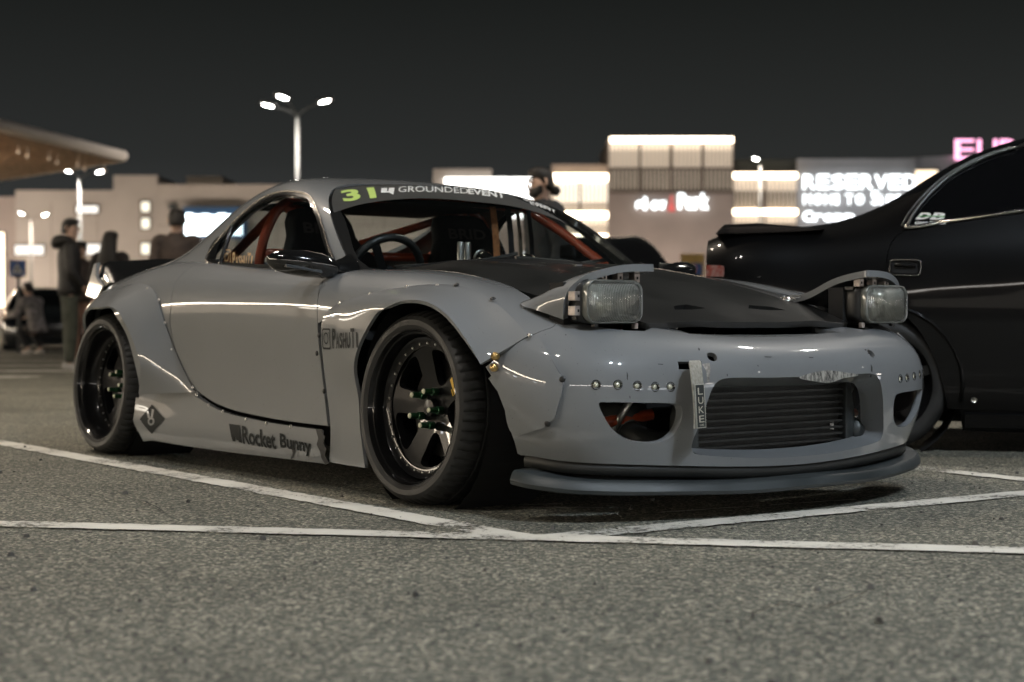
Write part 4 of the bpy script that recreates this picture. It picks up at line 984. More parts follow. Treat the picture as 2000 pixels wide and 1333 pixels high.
# clips and safety pins
PINP = [(0.225, -0.5, 0.709), (0.463, 0.48, 0.702)]
for s in (-1, 1):
    p = HOOD.ev(HOOD.k[4]-.02, HOOD.l[4]+s*.455)[0]
    b_ = MB(); b_.lathe([(0, .014), (.010, .014), (.012, .008), (.022, .006), (.023, 0)], 14, 'z'); b_.tube(sm([(.0, -.03, .012), (.01, -.012, .018), (0, .0, .012), (.012, .02, .02), (.035, .028, .016), (.05, .008, .012), (.03, -.012, .014), (.06, -.02, .006)], 4), .0022, 6)
    b_.build('bonnet_pin', STEEL, hood, True, tuple(p))
MB().box((0, 0, .006), (.02, .03, .012)).build('washer_jet', BLACK, hood, loc=tuple(HOOD.ev(HOOD.k[1], HOOD.l[4]+.02)[0]), bevel=.003)
# dark bay under the bonnet, cross member, hoses
MB().bbox((-.35, -.50, .14), (.50, .50, .50)).build('engine_bay', DARK, car)
MB().bbox((.50, -.42, .49), (.60, .42, .52)).build('radiator_support', GUN, car, bevel=.006)
for y_, a_ in ((-.3, .3), (-.1, -.4), (.12, .5), (.25, -.3)): MB().tube([(.6, y_, .45), (.64, y_+.06*a_, .535)], .009, 8).build('bay_strut', GUN, car)
MB().bbox((-3.05, -.58, .11), (.40, .58, .30)).build('floor_pan', DARK, car)
MB().bbox((-3.1, -.55, .30), (-2.0, .55, .60)).build('boot_floor', DARK, car)
for s in (-1, 1):
    for x_ in (0, -2.425):
        MB().lathe([(.36, -.30), (.36, .0)], 40, 'y').build('wheel_arch_liner', DARK, car, loc=(x_, -.54 if s < 0 else .84, .315))
# --- headlights on their raised lids
LIDF = [(.553, -.728, .590), (.568, -.735, .652), (.598, -.705, .708), (.628, -.635, .740), (.650, -.55, .754), (.656, -.462, .756)]
LIDM = [(.50, -.738, .605), (.50, -.737, .657), (.50, -.697, .697), (.50, -.63, .719), (.50, -.55, .728), (.50, -.470, .729)]
LIDR = [(.43, -.745, .622), (.42, -.735, .648), (.40, -.69, .665), (.38, -.63, .676), (.37, -.55, .682), (.37, -.48, .683)]
LIDT = [(.385, -.748, .632), (.36, -.735, .640), (.33, -.69, .650), (.30, -.63, .660), (.29, -.55, .668), (.285, -.485, .670)]
LID = Net([LIDT, LIDR, LIDM, LIDF])
if LID.nrm(LID.k[1:2], LID.l[3:4])[0][2] < 0: LID = Net([LIDF, LIDM, LIDR, LIDT])
def rrect(w, h, r_, n=5):
    out = []
    for cx, cz, a0 in ((w-r_, h-r_, 0), (-w+r_, h-r_, 90), (-w+r_, -h+r_, 180), (w-r_, -h+r_, 270)):
        for i in range(n): a_ = R(a0+90*i/(n-1)); out.append((cx+r_*math.cos(a_), cz+r_*math.sin(a_)))
    return out
def lens_mat():
    m = bpy.data.materials.new('headlight_glass'); m.use_nodes = True; n = m.node_tree.nodes; l = m.node_tree.links; n.clear()
    o = n.new('ShaderNodeOutputMaterial'); mx = n.new('ShaderNodeMixShader'); t = n.new('ShaderNodeBsdfTransparent'); g_ = n.new('ShaderNodeBsdfGlossy'); f_ = n.new('ShaderNodeFresnel'); f_.inputs[0].default_value = 1.5
    tcc = n.new('ShaderNodeTexCoord'); wv = n.new('ShaderNodeTexWave'); wv.bands_direction = 'Y'; wv.inputs['Scale'].default_value = 48; wv.inputs['Distortion'].default_value = 0; wv.inputs['Detail'].default_value = 1
    l.new(tcc.outputs['Object'], wv.inputs['Vector']); bp = n.new('ShaderNodeBump'); bp.inputs['Strength'].default_value = .7; bp.inputs['Distance'].default_value = .004; l.new(wv.outputs['Fac'], bp.inputs['Height'])
    l.new(bp.outputs[0], g_.inputs['Normal']); l.new(bp.outputs[0], f_.inputs['Normal']); t.inputs[0].default_value = (.94, .95, .91, 1); g_.inputs['Roughness'].default_value = .08
    pb = n.new('ShaderNodeBsdfPrincipled'); pb.inputs['Base Color'].default_value = (.9, .89, .82, 1); pb.inputs['Roughness'].default_value = .12; l.new(bp.outputs[0], pb.inputs['Normal'])
    m2 = n.new('ShaderNodeMixShader'); m2.inputs[0].default_value = .07
    l.new(f_.outputs[0], mx.inputs[0]); l.new(t.outputs[0], mx.inputs[1]); l.new(g_.outputs[0], mx.inputs[2]); l.new(mx.outputs[0], m2.inputs[1]); l.new(pb.outputs[0], m2.inputs[2]); l.new(m2.outputs[0], o.inputs[0]); return m
LG = lens_mat()
REFL = mat('reflector', (.95, .94, .89), .2, .45, noise=.15, nscale=25, bump=.6, bscale=24, bdist=.01)
HLRIM = mat('lamp_rim', (.14, .145, .13), .25, .0, coat=.8, noise=.2, nscale=20)
BRK = mat('bracket_metal', (.42, .37, .34), .45, .5, noise=.35, nscale=30, bump=.2, bscale=80)
def pod(mirror):
    s = -1 if mirror else 1
    t = empty('headlight', (0, 0, 0), 0, car)
    gridnet('lid', LID, PAINT, t, 24, 24, mirror=mirror, thick=.022)
    def F(p): return (p[0], p[1]*s, p[2])
    cx, cy, cz = .640, -.594, .643
    def ring(w, h, r_, x_): return [F((cx+x_, cy+a_, cz+b_)) for a_, b_ in rrect(w, h, r_, 6)]
    MB().loft([ring(.103, .058, .030, -.010), ring(.107, .062, .033, -.004), ring(.110, .065, .035, -.010), ring(.110, .065, .036, -.030), ring(.098, .056, .03, -.045)], True, False).build('lamp_rim', HLRIM, t, True)
    MB().loft([ring(.105, .060, .032, -.006), ring(.085, .046, .028, .004), ring(.05, .026, .02, .009), ring(.01, .006, .005, .011), ring(.002, .001, .0008, .0112)], True, False).build('lens', LG, t, True)
    MB().loft([ring(.102, .058, .032, -.014), ring(.085, .046, .030, -.045), ring(.055, .03, .02, -.075), ring(.02, .015, .01, -.088)]).build('reflector', REFL, t, True)
    MB().lathe([(0, .03), (.008, .028), (.010, .02), (.010, 0)], 12, 'z').build('bulb_shield', STEEL, t, True, F((cx-.075, cy, cz)), (0, R(90), 0))
    # dark bucket behind
    bk = MB(); bk.loft([ring(.115, .066, .03, -.030), ring(.11, .06, .03, -.12), ring(.06, .04, .02, -.16)]); bk.build('bucket', GUN, t, True)
    # inside of the lid and the motor frame
    fr = MB()
    for (a_, b_) in (((.50, -.73, .60), (.60, -.715, .612)),): fr.bbox(F(a_) if s > 0 else (a_[0], -b_[1], a_[2]), F(b_) if s > 0 else (b_[0], -a_[1], b_[2]))
    def bx(name, lo, hi, m_, bev=.002):
        lo, hi = list(lo), list(hi)
        if s < 0: lo[1], hi[1] = -hi[1], -lo[1]
        return MB().bbox(lo, hi).build(name, m_, t, bevel=bev)
    bx('lid_frame', (.48, -.72, .575), (.545, -.47, .70), DARK, 0)
    bx('top_rail', (.545, -.70, .690), (.585, -.475, .703), GUN)
    for a_ in (-.618, -.555, -.487): bx('bracket', (.585, a_-.011, .702), (.612, a_+.011, .728), BRK); bx('bracket_hole', (.612, a_-.003, .711), (.6128, a_+.004, .719), DARK, 0)
    bx('side_rail', (.57, -.709, .588), (.590, -.702, .668), GUN)
    for z_ in (.602, .645): bx('bracket', (.575, -.728, z_-.0), (.607, -.703, z_+.028), BRK); bx('bracket_hole', (.607, -.718, z_+.010), (.6078, -.711, z_+.018), DARK, 0)
    bx('adjuster', (.60, -.66, .567), (.615, -.645, .585), GUN); bx('adjuster', (.60, -.50, .562), (.615, -.485, .58), BRK)
    return t
pod(False).location = (.015, 0, 0); pod(True).location = (.045, .025, 0)
for s in (-1, 1): MB().bbox((.20, -.72 if s < 0 else .44, .40), (.50, -.44 if s < 0 else .72, .575)).build('headlight_well', DARK, car)

# --- intercooler behind the intake
ic = empty('intercooler', (.735, 0, 0), 0, car)
ICM = mat('cooler_core', (.018, .019, .018), .5, .4, noise=.4, nscale=120, bump=.5, bscale=300)
MB().bbox((-.05, -.33, .165), (-.022, .33, .415)).build('core', ICM, ic)
bar = MB().bbox((-.022, -.33, -.0035), (-.006, .33, .0035)).build('bar', mat('cooler_bar', (.035, .037, .036), .35, .7, noise=.3, nscale=40), ic, loc=(0, 0, .178))
for i in range(1, 12): inst(bar, ic, (0, 0, .178+i*.0205))
TANK = mat('cooler_tank', (.055, .06, .06), .45, .5, noise=.3, nscale=12, bump=.1, bscale=60)
for s in (-1, 1):
    MB().loft([[(-.06, s*.335, .165), (.004, s*.335, .165), (.004, s*.335, .415), (-.06, s*.335, .415)], [(-.06, s*.36, .17), (.0, s*.36, .17), (.0, s*.36, .41), (-.06, s*.36, .41)], [(-.06, s*.41, .18), (-.01, s*.41, .18), (-.015, s*.40, .30), (-.06, s*.40, .30)]]).build('end_tank', TANK, ic, bevel=.008, smooth=True, angle=40)
    MB().tube(sm([(-.02, s*.385, .23), (-.03, s*.43, .22), (-.10, s*.47, .23), (-.25, s*.46, .28)], 4), .036, 16).build('pipe', TANK, ic, True)
fin_s = MB()
for i in range(9): fin_s.box((-.018, .285+(i % 3)*.006, .235+.012*(i//3)), (.004, .004, .009))
fin_s.build('bent_fins', STEEL, ic)
MB().bbox((-.10, -.42, .12), (-.03, .42, .150)).build('undertray', DARK, ic)
MB().tube([(-.10, -.30, .155), (-.06, -.05, .158)], .012, 8).build('crash_bar', BARE, ic)
MB().tube([(-.10, .0, .158), (-.09, .38, .16)], .012, 8).build('brace', CAGE, ic)
for s in (-1, 1):
    MB().tube([(.60, s*.40, .30), (.50, s*.66, .26)], .018, 10).build('cross_tube', CAGE, car, True)
    MB().tube([(.62, s*.50, .36), (.5, s*.52, .18)], .012, 8).build('duct_strut', STEEL, car, True)
    MB().lathe([(.07, -.06), (.075, 0), (.07, .05), (0, .05)], 20, 'z').build('airbox', TANK, car, True, (.52, s*.45, .28))
# tow strap with its maker's letters
sp = [(0.835, -0.452, 0.471), (0.853, -0.467, 0.46), (0.87, -0.478, 0.426), (0.874, -0.473, 0.367), (0.874, -0.469, 0.315), (0.873, -0.468, 0.276)]
st = sm(sp, 5); wv = np.array((.55, -.835, 0))*.0; lat = np.array((-.30, 1.0, 0)); lat = lat/np.linalg.norm(lat)
v = []; 
for i, p in enumerate(st):
    w_ = .034 if i > 3 else .034-.002*(3-i)
    for q in (-1, 1):
        for d in (0, .003): v.append(tuple(np.array(p)+lat*(q*w_)+np.array((.9, .3, 0))*d))
f = []
for i in range(len(st)-1):
    a_, b_ = 4*i, 4*i+4
    f += [(a_+1, b_+1, b_+3, a_+3), (a_, a_+2, b_+2, b_), (a_, b_, b_+1, a_+1), (a_+2, a_+3, b_+3, b_+2)]
f += [(0, 1, 3, 2), (len(v)-4, len(v)-2, len(v)-1, len(v)-3)]
strap = obj('tow_strap', v, f, mat('strap_webbing', (.36, .34, .29), .8, noise=.3, nscale=80, bump=.6, bscale=220), car)
n_ = np.array((.9, .3, 0))*.0052
def sq(i0, i1, w, d=1.): a, b = np.array(st[i0]), np.array(st[i1]); return [tuple(b-lat*w+n_*(d+.5)), tuple(b+lat*w+n_*(d+.5)), tuple(a+lat*w+n_*(d+.5)), tuple(a-lat*w+n_*(d+.5))]
o = len(st)-1
flat('badge_border', sq(12, o, .029, .95), poly2d([[(0, 0), (1, 0), (1, 1), (0, 1)]]), mat('strap_border', (.52, .50, .43), .7), strap)
flat('badge', sq(12, o, .0245, 1.12), poly2d([[(0, .02), (1, .02), (1, .98), (0, .98)]]), mat('badge_black', (.02, .025, .025), .6, noise=.2, nscale=90), strap)
qd = np.array(sq(12, o, .0245, 1.35))
for i, ch in enumerate('LUKE'):
    t0 = .97-.21*(i+1); t1 = t0+.155
    c_ = [bil(qd, np.array([[a_, b_]]))[0] for a_, b_ in ((.2, t0), (.82, t0), (.82, t1), (.2, t1))]
    flat('letter', [tuple(x) for x in c_], text2d(ch, .0), mat('strap_letter', (.58, .55, .45), .7), strap)
c_ = [tuple(bil(qd, np.array([[a_, b_]]))[0]) for a_, b_ in ((.25, .05), (.75, .05), (.75, .09), (.25, .09))]
flat('maker_mark', c_, text2d('LUKE', .02), MATS['strap_letter'], strap)

# --- roof, pillars and glass
LT = TOP.l[-1]
def mt(L): return [(u, LT-v) for u, v in L]
dlo = sm([(0.0969, 1.7625), (0.0804, 1.6909), (0.0684, 1.5857), (0.0871, 1.5146), (0.1242, 1.4848), (0.2183, 1.4769), (0.3782, 1.4772), (0.5295, 1.4986), (0.6514, 1.5491), (0.7437, 1.6145), (0.8131, 1.6918), (0.8411, 1.7474), (0.8095, 1.7712), (0.7187, 1.7796), (0.5613, 1.7794), (0.3843, 1.7829), (0.2277, 1.7829)], 4, True)
def scale_loop(L, d): return shrink(L, d)
dlo_in = scale_loop(dlo, .020)
hatch = sm([(TOP.k[3]+.14, LT*.27), (TOP.k[3]+.12, LT*.5), (TOP.k[3]+.14, LT*.73), (TOP.k[4]+.02, LT*.785), (TOP.k[5], LT*.80), (TOP.k[6]-.02, LT*.77), (TOP.k[6]+.06, LT*.5), (TOP.k[6]-.02, LT*.23), (TOP.k[5], LT*.20), (TOP.k[4]+.02, LT*.215)], 4, True)
full = [(TOP.k[0]+.006, .0), (TOP.k[-1], .0), (TOP.k[-1], LT), (TOP.k[0]+.006, LT)]
roof = panel('roof', TOP, full, [dlo, mt(dlo), hatch], step=.03, m=PAINT, parent=car, thick=.03)
patch('hatch_glass', TOP, hatch, GLS, -.006, step=.05)
TRIM = mat('window_trim', (.012, .012, .012), .25, coat=.8, noise=.1)
for s, L in ((0, dlo), (1, mt(dlo))):
    inn = scale_loop(L, .022)
    panel('side_window_trim', TOP, L, [inn], step=.02, m=TRIM, parent=car, off=.004, thick=.012)
    lo_ = scale_loop(L, .008)
    P_ = TOP.ev(*np.array(L).T)+TOP.nrm(*np.array(L).T)*.004
    MB().tube([tuple(p) for p in P_]+[tuple(P_[0])], .0045, 8, False).build('trim_bead', mat('bead_metal', (.30, .28, .26), .25, .9, noise=.1), car, True)
    patch('side_window', TOP, inn, GLS, -.004, step=.04)
div = [(0.6916, 1.5875), (0.6899, 1.6406), (0.6978, 1.7205), (0.7043, 1.7736)]
for s in (False, True):
    L = div if not s else mt(div); P_ = [tuple(p) for p in TOP.ev(*np.array(sm(L, 4)).T)+TOP.nrm(*np.array(sm(L, 4)).T)*.003]
    MB().tube(P_, .010, 8).build('window_post', TRIM, car, True)
# door handle tucked into the pillar
hp = sm([(0.8033, 1.7457), (0.8333, 1.7173), (0.8305, 1.6723), (0.7895, 1.634), (0.7522, 1.6535), (0.7529, 1.7055), (0.7466, 1.7506)], 4, True)
for L in (hp, mt(hp)): patch('handle_recess', TOP, L, BLACK, .007, doors[0])
# windscreen
SL, SK = SCREEN.l[-1], SCREEN.k[-1]
edge = [(0, 0), (SK, 0), (SK, SL), (0, SL)]
patch('windscreen', SCREEN, edge, GLW, .0, step=.05)
inn = sm([(.05, .03), (SK*.25, .045), (SK*.5, .05), (SK*.75, .045), (SK-.05, .03), (SK-.045, SL*.5), (SK-.06, SL-.04), (SK*.75, SL-.05), (SK*.5, SL-.05), (SK*.25, SL-.05), (.06, SL-.04), (.045, SL*.5)], 4, True)
panel('screen_surround', SCREEN, edge, [inn], step=.025, m=TRIM, parent=car, off=.003, thick=.02)
bl = sm([(0.0119, 0.4552), (0.1241, 0.5029), (0.2926, 0.5331), (0.4868, 0.5466), (0.7324, 0.5322), (0.923, 0.5241), (1.0307, 0.4741), (1.0979, 0.4012)], 4)
bl_s = SK/2
flip = SCREEN.ev(0., 0.)[0][1] < 0
ban = bl + [(bl[-1][0]+.02, SL-.012), (bl[0][0]-.005, SL-.012)]
BAN = mat('banner_vinyl', (.035, .037, .036), .5, noise=.12, nscale=20)
banner = panel('screen_banner', SCREEN, ban, step=.03, m=BAN, parent=car, off=.0045, thick=0)
def onscreen(name, px, shape, m): return decal(name, SCREEN, px, shape, m, banner, .0065)
onscreen('race_number', [(0.0681, 0.5423), (0.2305, 0.558), (0.2798, 0.6945), (0.054, 0.6866)], text2d('31', .035), GREENV)
onscreen('event_logo', [(0.2638, 0.5851), (0.3331, 0.5792), (0.3992, 0.6809), (0.3137, 0.6769)], poly2d([[(0, .35), (.05, 1), (.48, 1), (.42, .55), (.55, .55), (.60, 1), (1, 1), (.9, .05), (.60, .35)]]), DECW)
onscreen('banner_text', [(0.3758, 0.6171), (0.7854, 0.6424), (0.892, 0.7532), (0.4349, 0.696)], text2d('GROUNDED', .0), DECW)
onscreen('banner_text', [(0.7854, 0.6424), (0.9939, 0.6438), (1.1177, 0.7727), (0.892, 0.7532)], text2d('EVENT', .035), DECW)
onscreen('banner_text', [(1.1248, 0.6768), (1.171, 0.5742), (1.2097, 0.6224), (1.1793, 0.7368)], text2d('GROUNDED', .02), DECW)
onscreen('banner_text', [(1.0991, 0.612), (1.1575, 0.528), (1.2001, 0.5809), (1.148, 0.6667)], text2d('EVENT', .02), DECW)
# cowl and wipers
MB().loft([[(-.36, -.64, .735), (-.36, -.3, .758), (-.36, 0, .765), (-.36, .3, .758), (-.36, .64, .735)], [(-.62, -.70, .742), (-.50, -.35, .772), (-.46, 0, .778), (-.50, .35, .772), (-.62, .70, .742)]], False, False).build('cowl', RUB, car, True)
for L in ([(-0.794, -0.42, 0.789), (-0.645, -0.16, 0.812), (-0.631, 0.02, 0.843), (-0.644, 0.04, 0.848)], [(-0.66, 0.06, 0.831), (-0.7, 0.22, 0.829), (-0.702, 0.38, 0.822)], [(-0.733, 0.42, 0.816), (-0.789, 0.62, 0.841)]):
    MB().tube(sm(L, 4), .0055, 6).build('wiper_arm', RUB, car, True)
    MB().tube([(p[0]+.012, p[1], p[2]-.006) for p in L], .004, 5).build('wiper_blade', RUB, car, True)
# --- mirrors
def mirror_(s):
    t = empty('wing_mirror', (0, 0, 0), 0, car); rings = []
    for y_, cx_, cz_, rx, rz in ((-.775, -.63, .772, .030, .020), (-.80, -.625, .775, .045, .036), (-.84, -.63, .782, .055, .043), (-.90, -.64, .789, .058, .046), (-.96, -.655, .794, .054, .042), (-1.0, -.67, .797, .040, .032), (-1.02, -.68, .799, .016, .014)):
        rings.append([(cx_+rx*math.cos(a_)*(1 if math.cos(a_) > 0 else .55), s*-y_, cz_+rz*math.sin(a_)*(1.1 if math.sin(a_) < 0 else .95)) for a_ in [2*math.pi*i/20 for i in range(20)]])
    MB().loft(rings).build('housing', BLACK, t, True, angle=60)
    MB().loft([[(x_, s*y_, z_) for x_, y_, z_ in r_] for r_ in ([(-.70, .70, .756), (-.58, .70, .756), (-.60, .70, .80), (-.66, .70, .83)], [(-.685, .745, .752), (-.585, .745, .752), (-.605, .742, .79), (-.655, .742, .81)], [(-.67, .80, .758), (-.60, .80, .758), (-.605, .80, .785), (-.655, .80, .79)])]).build('mount', BLACK, t, True, bevel=.006)
    MB().loft([[(-.62+.01, s*.86, .752), (-.58, s*.86, .752), (-.585, s*.86, .764)], [(-.62, s*.99, .772), (-.60, s*.99, .772), (-.605, s*.99, .782)]]).build('lower_blade', GUN, t)
    MB().box((-.672, s*.91, .792), (.004, .17, .07)).build('mirror_glass', STEEL, t)
mirror_(-1); mirror_(1)
# --- ducktail
duck = []
for y_, z_, x_ in ((-.65, .80, -2.98), (-.62, .855, -3.02), (-.57, .872, -3.05), (-.3, .892, -3.10), (0, .90, -3.12), (.3, .892, -3.10), (.57, .872, -3.05), (.62, .855, -3.02), (.65, .80, -2.98)):
    duck.append([(-2.86, y_, .765), (x_+.05, y_, z_-.02), (x_, y_, z_), (x_-.02, y_, z_-.01), (-3.12, y_, .74), (-3.0, y_, .72)])
MB().loft(duck).build('ducktail', BLACK, car, True, angle=35)
for s in (-1, 1):
    MB().loft([[(-2.93, s*.645, .755), (-3.0, s*.645, .80), (-3.035, s*.622, .866), (-3.07, s*.622, .864), (-3.12, s*.64, .72), (-2.98, s*.65, .70)], [(-2.93, s*.66, .745), (-3.0, s*.662, .795), (-3.035, s*.64, .862), (-3.07, s*.64, .858), (-3.12, s*.66, .71), (-2.98, s*.67, .69)]]).build('ducktail_end', PAINT, car, True, angle=35)
# tail
MB().loft([[(-3.09, y_, .19), (-3.16, y_, .30), (-3.18, y_, .50), (-3.15, y_, .66), (-3.10, y_, .75)] for y_ in (-.57, -.3, 0, .3, .57)], False, False).build('rear_bumper', PAINT, car, True)
for s in (-1, 1):
    MB().bbox((-3.195, min(s*.30, s*.54), .54), (-3.16, max(s*.30, s*.54), .63)).build('tail_lamp', mat('tail_red', (.25, .02, .02), .2, coat=1.), car, bevel=.01)

# --- decals
def onbody(name, px, shape, m, off=.0022): return decal(name, BODY, px, shape, m, car, off)
def onflare(name, net, px, shape, m): return decal(name, net, px, shape, m, car, .0075)
igl = merge2d(ring2d(.21, .27), ([(0.74, .72), (.80, .72), (.80, .78), (.74, .78)], [(0, 1, 2, 3)]))
rr_o = [(.5+a_, .5+b_) for a_, b_ in rrect(.48, .48, .16, 6)]; rr_i = [(.5+a_, .5+b_) for a_, b_ in rrect(.40, .40, .11, 6)]
nq = len(rr_o); frame2d = (np.array(rr_o+rr_i), [(i, (i+1) % nq, nq+(i+1) % nq, nq+i) for i in range(nq)])
insta = merge2d(igl, frame2d)

NAME = merge2d(shift2d(text2d('P', .03), 0, 0, .14, 1), shift2d(text2d('A', .03), .16, 0, .29, .78), shift2d(text2d('S', .03), .31, 0, .43, .78), shift2d(text2d('H', .03), .45, 0, .57, .78), shift2d(text2d('U', .03), .59, 0, .71, .78), shift2d(text2d('T', .03), .73, 0, .87, 1), shift2d(text2d('I', .03), .91, 0, .96, .78))
FLF = of_f[0][1]
decal('social_mark', FLF, [(1.0986, 0.0083), (1.0771, 0.0727), (0.9945, 0.0596), (1.0128, 0.0092)], insta, DECB, car)
decal('owner_name', FLF, [(1.0676, 0.0844), (1.0136, 0.2493), (0.9573, 0.1992), (0.9938, 0.0686)], NAME, DECB, car)
RB = text2d('Rocket Bunny', .028)
for w_, q_ in (('Rocket', [(2.0233, 0.0425), (2.2727, 0.0361), (2.2711, 0.0988), (2.0157, 0.1051)]), ('Bunny', [(2.3044, 0.0303), (2.5272, 0.0262), (2.531, 0.09), (2.3053, 0.0972)])):
    decal('body_kit_word', BODY, q_, text2d(w_, .028), DECB, car, .0125)
decal('body_kit_mark', BODY, [(1.9397, 0.0471), (2.0164, 0.0459), (1.9994, 0.1059), (1.9135, 0.1056)], poly2d([[(0, 0), (.30, 0), (.30, .55), (.62, .62), (.62, .35), (.45, .30), (.45, .12), (.65, .12), (.65, 0), (1, 0), (1, 1), (.8, 1), (.8, .75), (.55, .72), (.55, 1), (0, 1)]]), DECB, car, .0125)
decal('diamond_mark', BODY, [(1.2503, 0.0277), (1.3694, 0.0878), (1.2446, 0.1286), (1.1543, 0.0703)], grid2d(8), DECB, car, .0125)
decal('diamond_mark_symbol', BODY, [(1.2503, 0.0277), (1.3694, 0.0878), (1.2446, 0.1286), (1.1543, 0.0703)], merge2d(shift2d(ring2d(.10, .19), -.07, -.07, .93, .93), poly2d([[(.52, .56), (.62, .50), (.92, .72), (.86, .84)], [(.40, .66), (.50, .60), (.66, .92), (.56, .96)]])), PAINT, car, .0135)
decal('window_social_mark', TOP, [(0.6964, 1.773), (0.6273, 1.7703), (0.6468, 1.7007), (0.7151, 1.6991)], insta, GOLD, car, .002)
decal('window_owner_name', TOP, [(0.6163, 1.7697), (0.4851, 1.7683), (0.4805, 1.7191), (0.6306, 1.7138)], NAME, GOLD, car, .002)

# --- wheels
TYRE = mat('tyre', (.019, .0192, .0187), .58, noise=.45, nscale=9, rvar=.1, bump=.15, bscale=120)
RIMB = mat('black_rim', (.007, .007, .0075), .3, coat=.38, coat_r=.02, noise=.15, nscale=10, spec=.15)
GREENN = mat('green_nut', (.02, .085, .035), .3, .7, coat=.5, noise=.15)
NUTTIP = mat('nut_tip', (.62, .62, .45), .4, noise=.15, nscale=60)
def wheel_parts(depth=.085):
    """meshes of one wheel, outward = -y, origin at the middle of the outer rim face"""
    out = {}
    RT = .3116; n = 240
    prof = [(.244, .006), (.249, -.004), (.262, -.013), (.278, -.013), (.290, -.006), (.2985, .006), (.3055, .022), (.3098, .040), (.3106, .062), (.3040, .064), (.3040, .071), (.3112, .073), (.3114, .105), (.3045, .107), (.3045, .115), (.3116, .117), (.3114, .150), (.3045, .152), (.3045, .159), (.3112, .161), (.309, .185), (.304, .205), (.290, .222), (.262, .228), (.245, .222), (.235, .20)]
    v = []; m = len(prof)
    for q in range(n):
        w = 2*math.pi*q/n; g3 = q % 4 == 0
        for i, (r_, o_) in enumerate(prof):
            rr = r_
            if g3 and i in (5, 6, 7, 8, 19, 20, 21): rr -= .0055
            if q % 6 == 0 and i in (11, 12, 15, 16): rr -= .002
            v.append((rr*math.cos(w+.010*(1 if i in (7, 8) else 0)), o_, rr*math.sin(w+.010*(1 if i in (7, 8) else 0))))
    f = [(q*m+i, q*m+i+1, ((q+1) % n)*m+i+1, ((q+1) % n)*m+i) for q in range(n) for i in range(m-1)]
    t = MB().add(v, f); out['tyre'] = (t, TYRE, 28)
    t = MB(); t.lathe([(.236, .012), (.248, .006), (.2515, .0), (.2505, -.005), (.2465, -.006), (.2435, -.001), (.2415, .008), (.2365, .016), (.2345, .030), (.2335, .052), (.2290, .060), (.2265, depth-.012), (.2185, depth-.004), (.2060, depth), (.1960, depth+.001), (.1950, depth+.01), (.198, .19), (.22, .222)], 120)
    out['rim_barrel'] = (t, RIMB, 40)
    t = MB()
    for k_ in range(30):
        a_ = 2*math.pi*(k_+.5)/30; c_, s_ = .2065*math.cos(a_), .2065*math.sin(a_)
        t.lathe([(0, -.0035), (.0028, -.004), (.0042, -.003), (.0048, .001)], 7); 
        q0 = len(t.v)-28
        for i in range(q0, len(t.v)): x_, y_, z_ = t.v[i]; t.v[i] = (x_+c_, y_+depth, z_+s_)
    out['rim_bolts'] = (t, STEEL, None)
    # five-spoke centre
    outer = [(.199*math.cos(2*math.pi*i/80), .199*math.sin(2*math.pi*i/80)) for i in range(80)]; holes_ = []
    for k_ in range(5):
        am = R(66+72*k_); pts = []
        for r_, da in ((.080, 0), (.086, 9), (.105, 16), (.140, 20), (.168, 22), (.184, 20), (.190, 11), (.190, 0), (.190, -11), (.184, -20), (.168, -22), (.140, -20), (.105, -16), (.086, -9)):
            a_ = am+R(da); pts.append((r_*math.cos(a_), r_*math.sin(a_)))
        holes_.append(sm(pts, 3, True))
    P2, T = fill2d(outer, holes_, .011, .007)
    rr = np.hypot(P2[:, 0], P2[:, 1]); ang = (np.degrees(np.arctan2(P2[:, 1], P2[:, 0]))-30) % 72; off_ = np.minimum(ang, 72-ang)*np.pi/180*rr
    dep = depth+.004+.030*np.clip((.195-rr)/.14, 0, 1)**.8+.25*off_**1.5*np.clip((rr-.06)/.05, 0, 1)
    cnt = {}
    for q in T:
        for i in range(3): cnt[(q[i], q[(i+1) % 3])] = 1
    bd = [e_ for e_ in cnt if (e_[1], e_[0]) not in cnt]; k0 = len(P2)
    V = [(p[0], d, p[1]) for p, d in zip(P2, dep)]+[(p[0], d+.028, p[1]) for p, d in zip(P2, dep)]
    F = [tuple(q) for q in T]+[tuple(i+k0 for i in q[::-1]) for q in T]+[(b_, a_, a_+k0, b_+k0) for a_, b_ in bd]
    t = MB().add(V, F); out['spoke_face'] = (t, RIMB, 35)
    t = MB(); t.lathe([(0, depth+.010), (.026, depth+.012), (.030, depth+.018), (.031, depth+.05)], 24); out['centre_cap'] = (t, RIMB, 40)
    t = MB(); t.lathe([(.05, .135), (.05, .12), (.155, .120), (.157, .128), (.157, .150), (.05, .15)], 48); out['brake_disc'] = (t, mat('brake_iron', (.018, .017, .016), .5, .6, noise=.3, nscale=20), 40)
    t = MB(); t.loft([[(r_*math.cos(R(a_)), y_, r_*math.sin(R(a_))) for r_, y_ in ((.10, .112), (.165, .112), (.165, .16), (.10, .16))] for a_ in range(-25, 40, 8)]); out['caliper'] = (t, mat('caliper', (.03, .03, .032), .4, .3, noise=.2), 40)
    return out
nut_b = MB().lathe([(0, -.052), (.0085, -.052), (.0095, -.050), (.0095, -.022), (.013, -.020), (.013, 0), (.010, .004)], 12)
nut_t = MB().lathe([(0, -.0545), (.008, -.0542), (.009, -.0525), (.009, -.050)], 12)
WPS = {0: wheel_parts(.055), 1: wheel_parts(.085)}; protos = {}
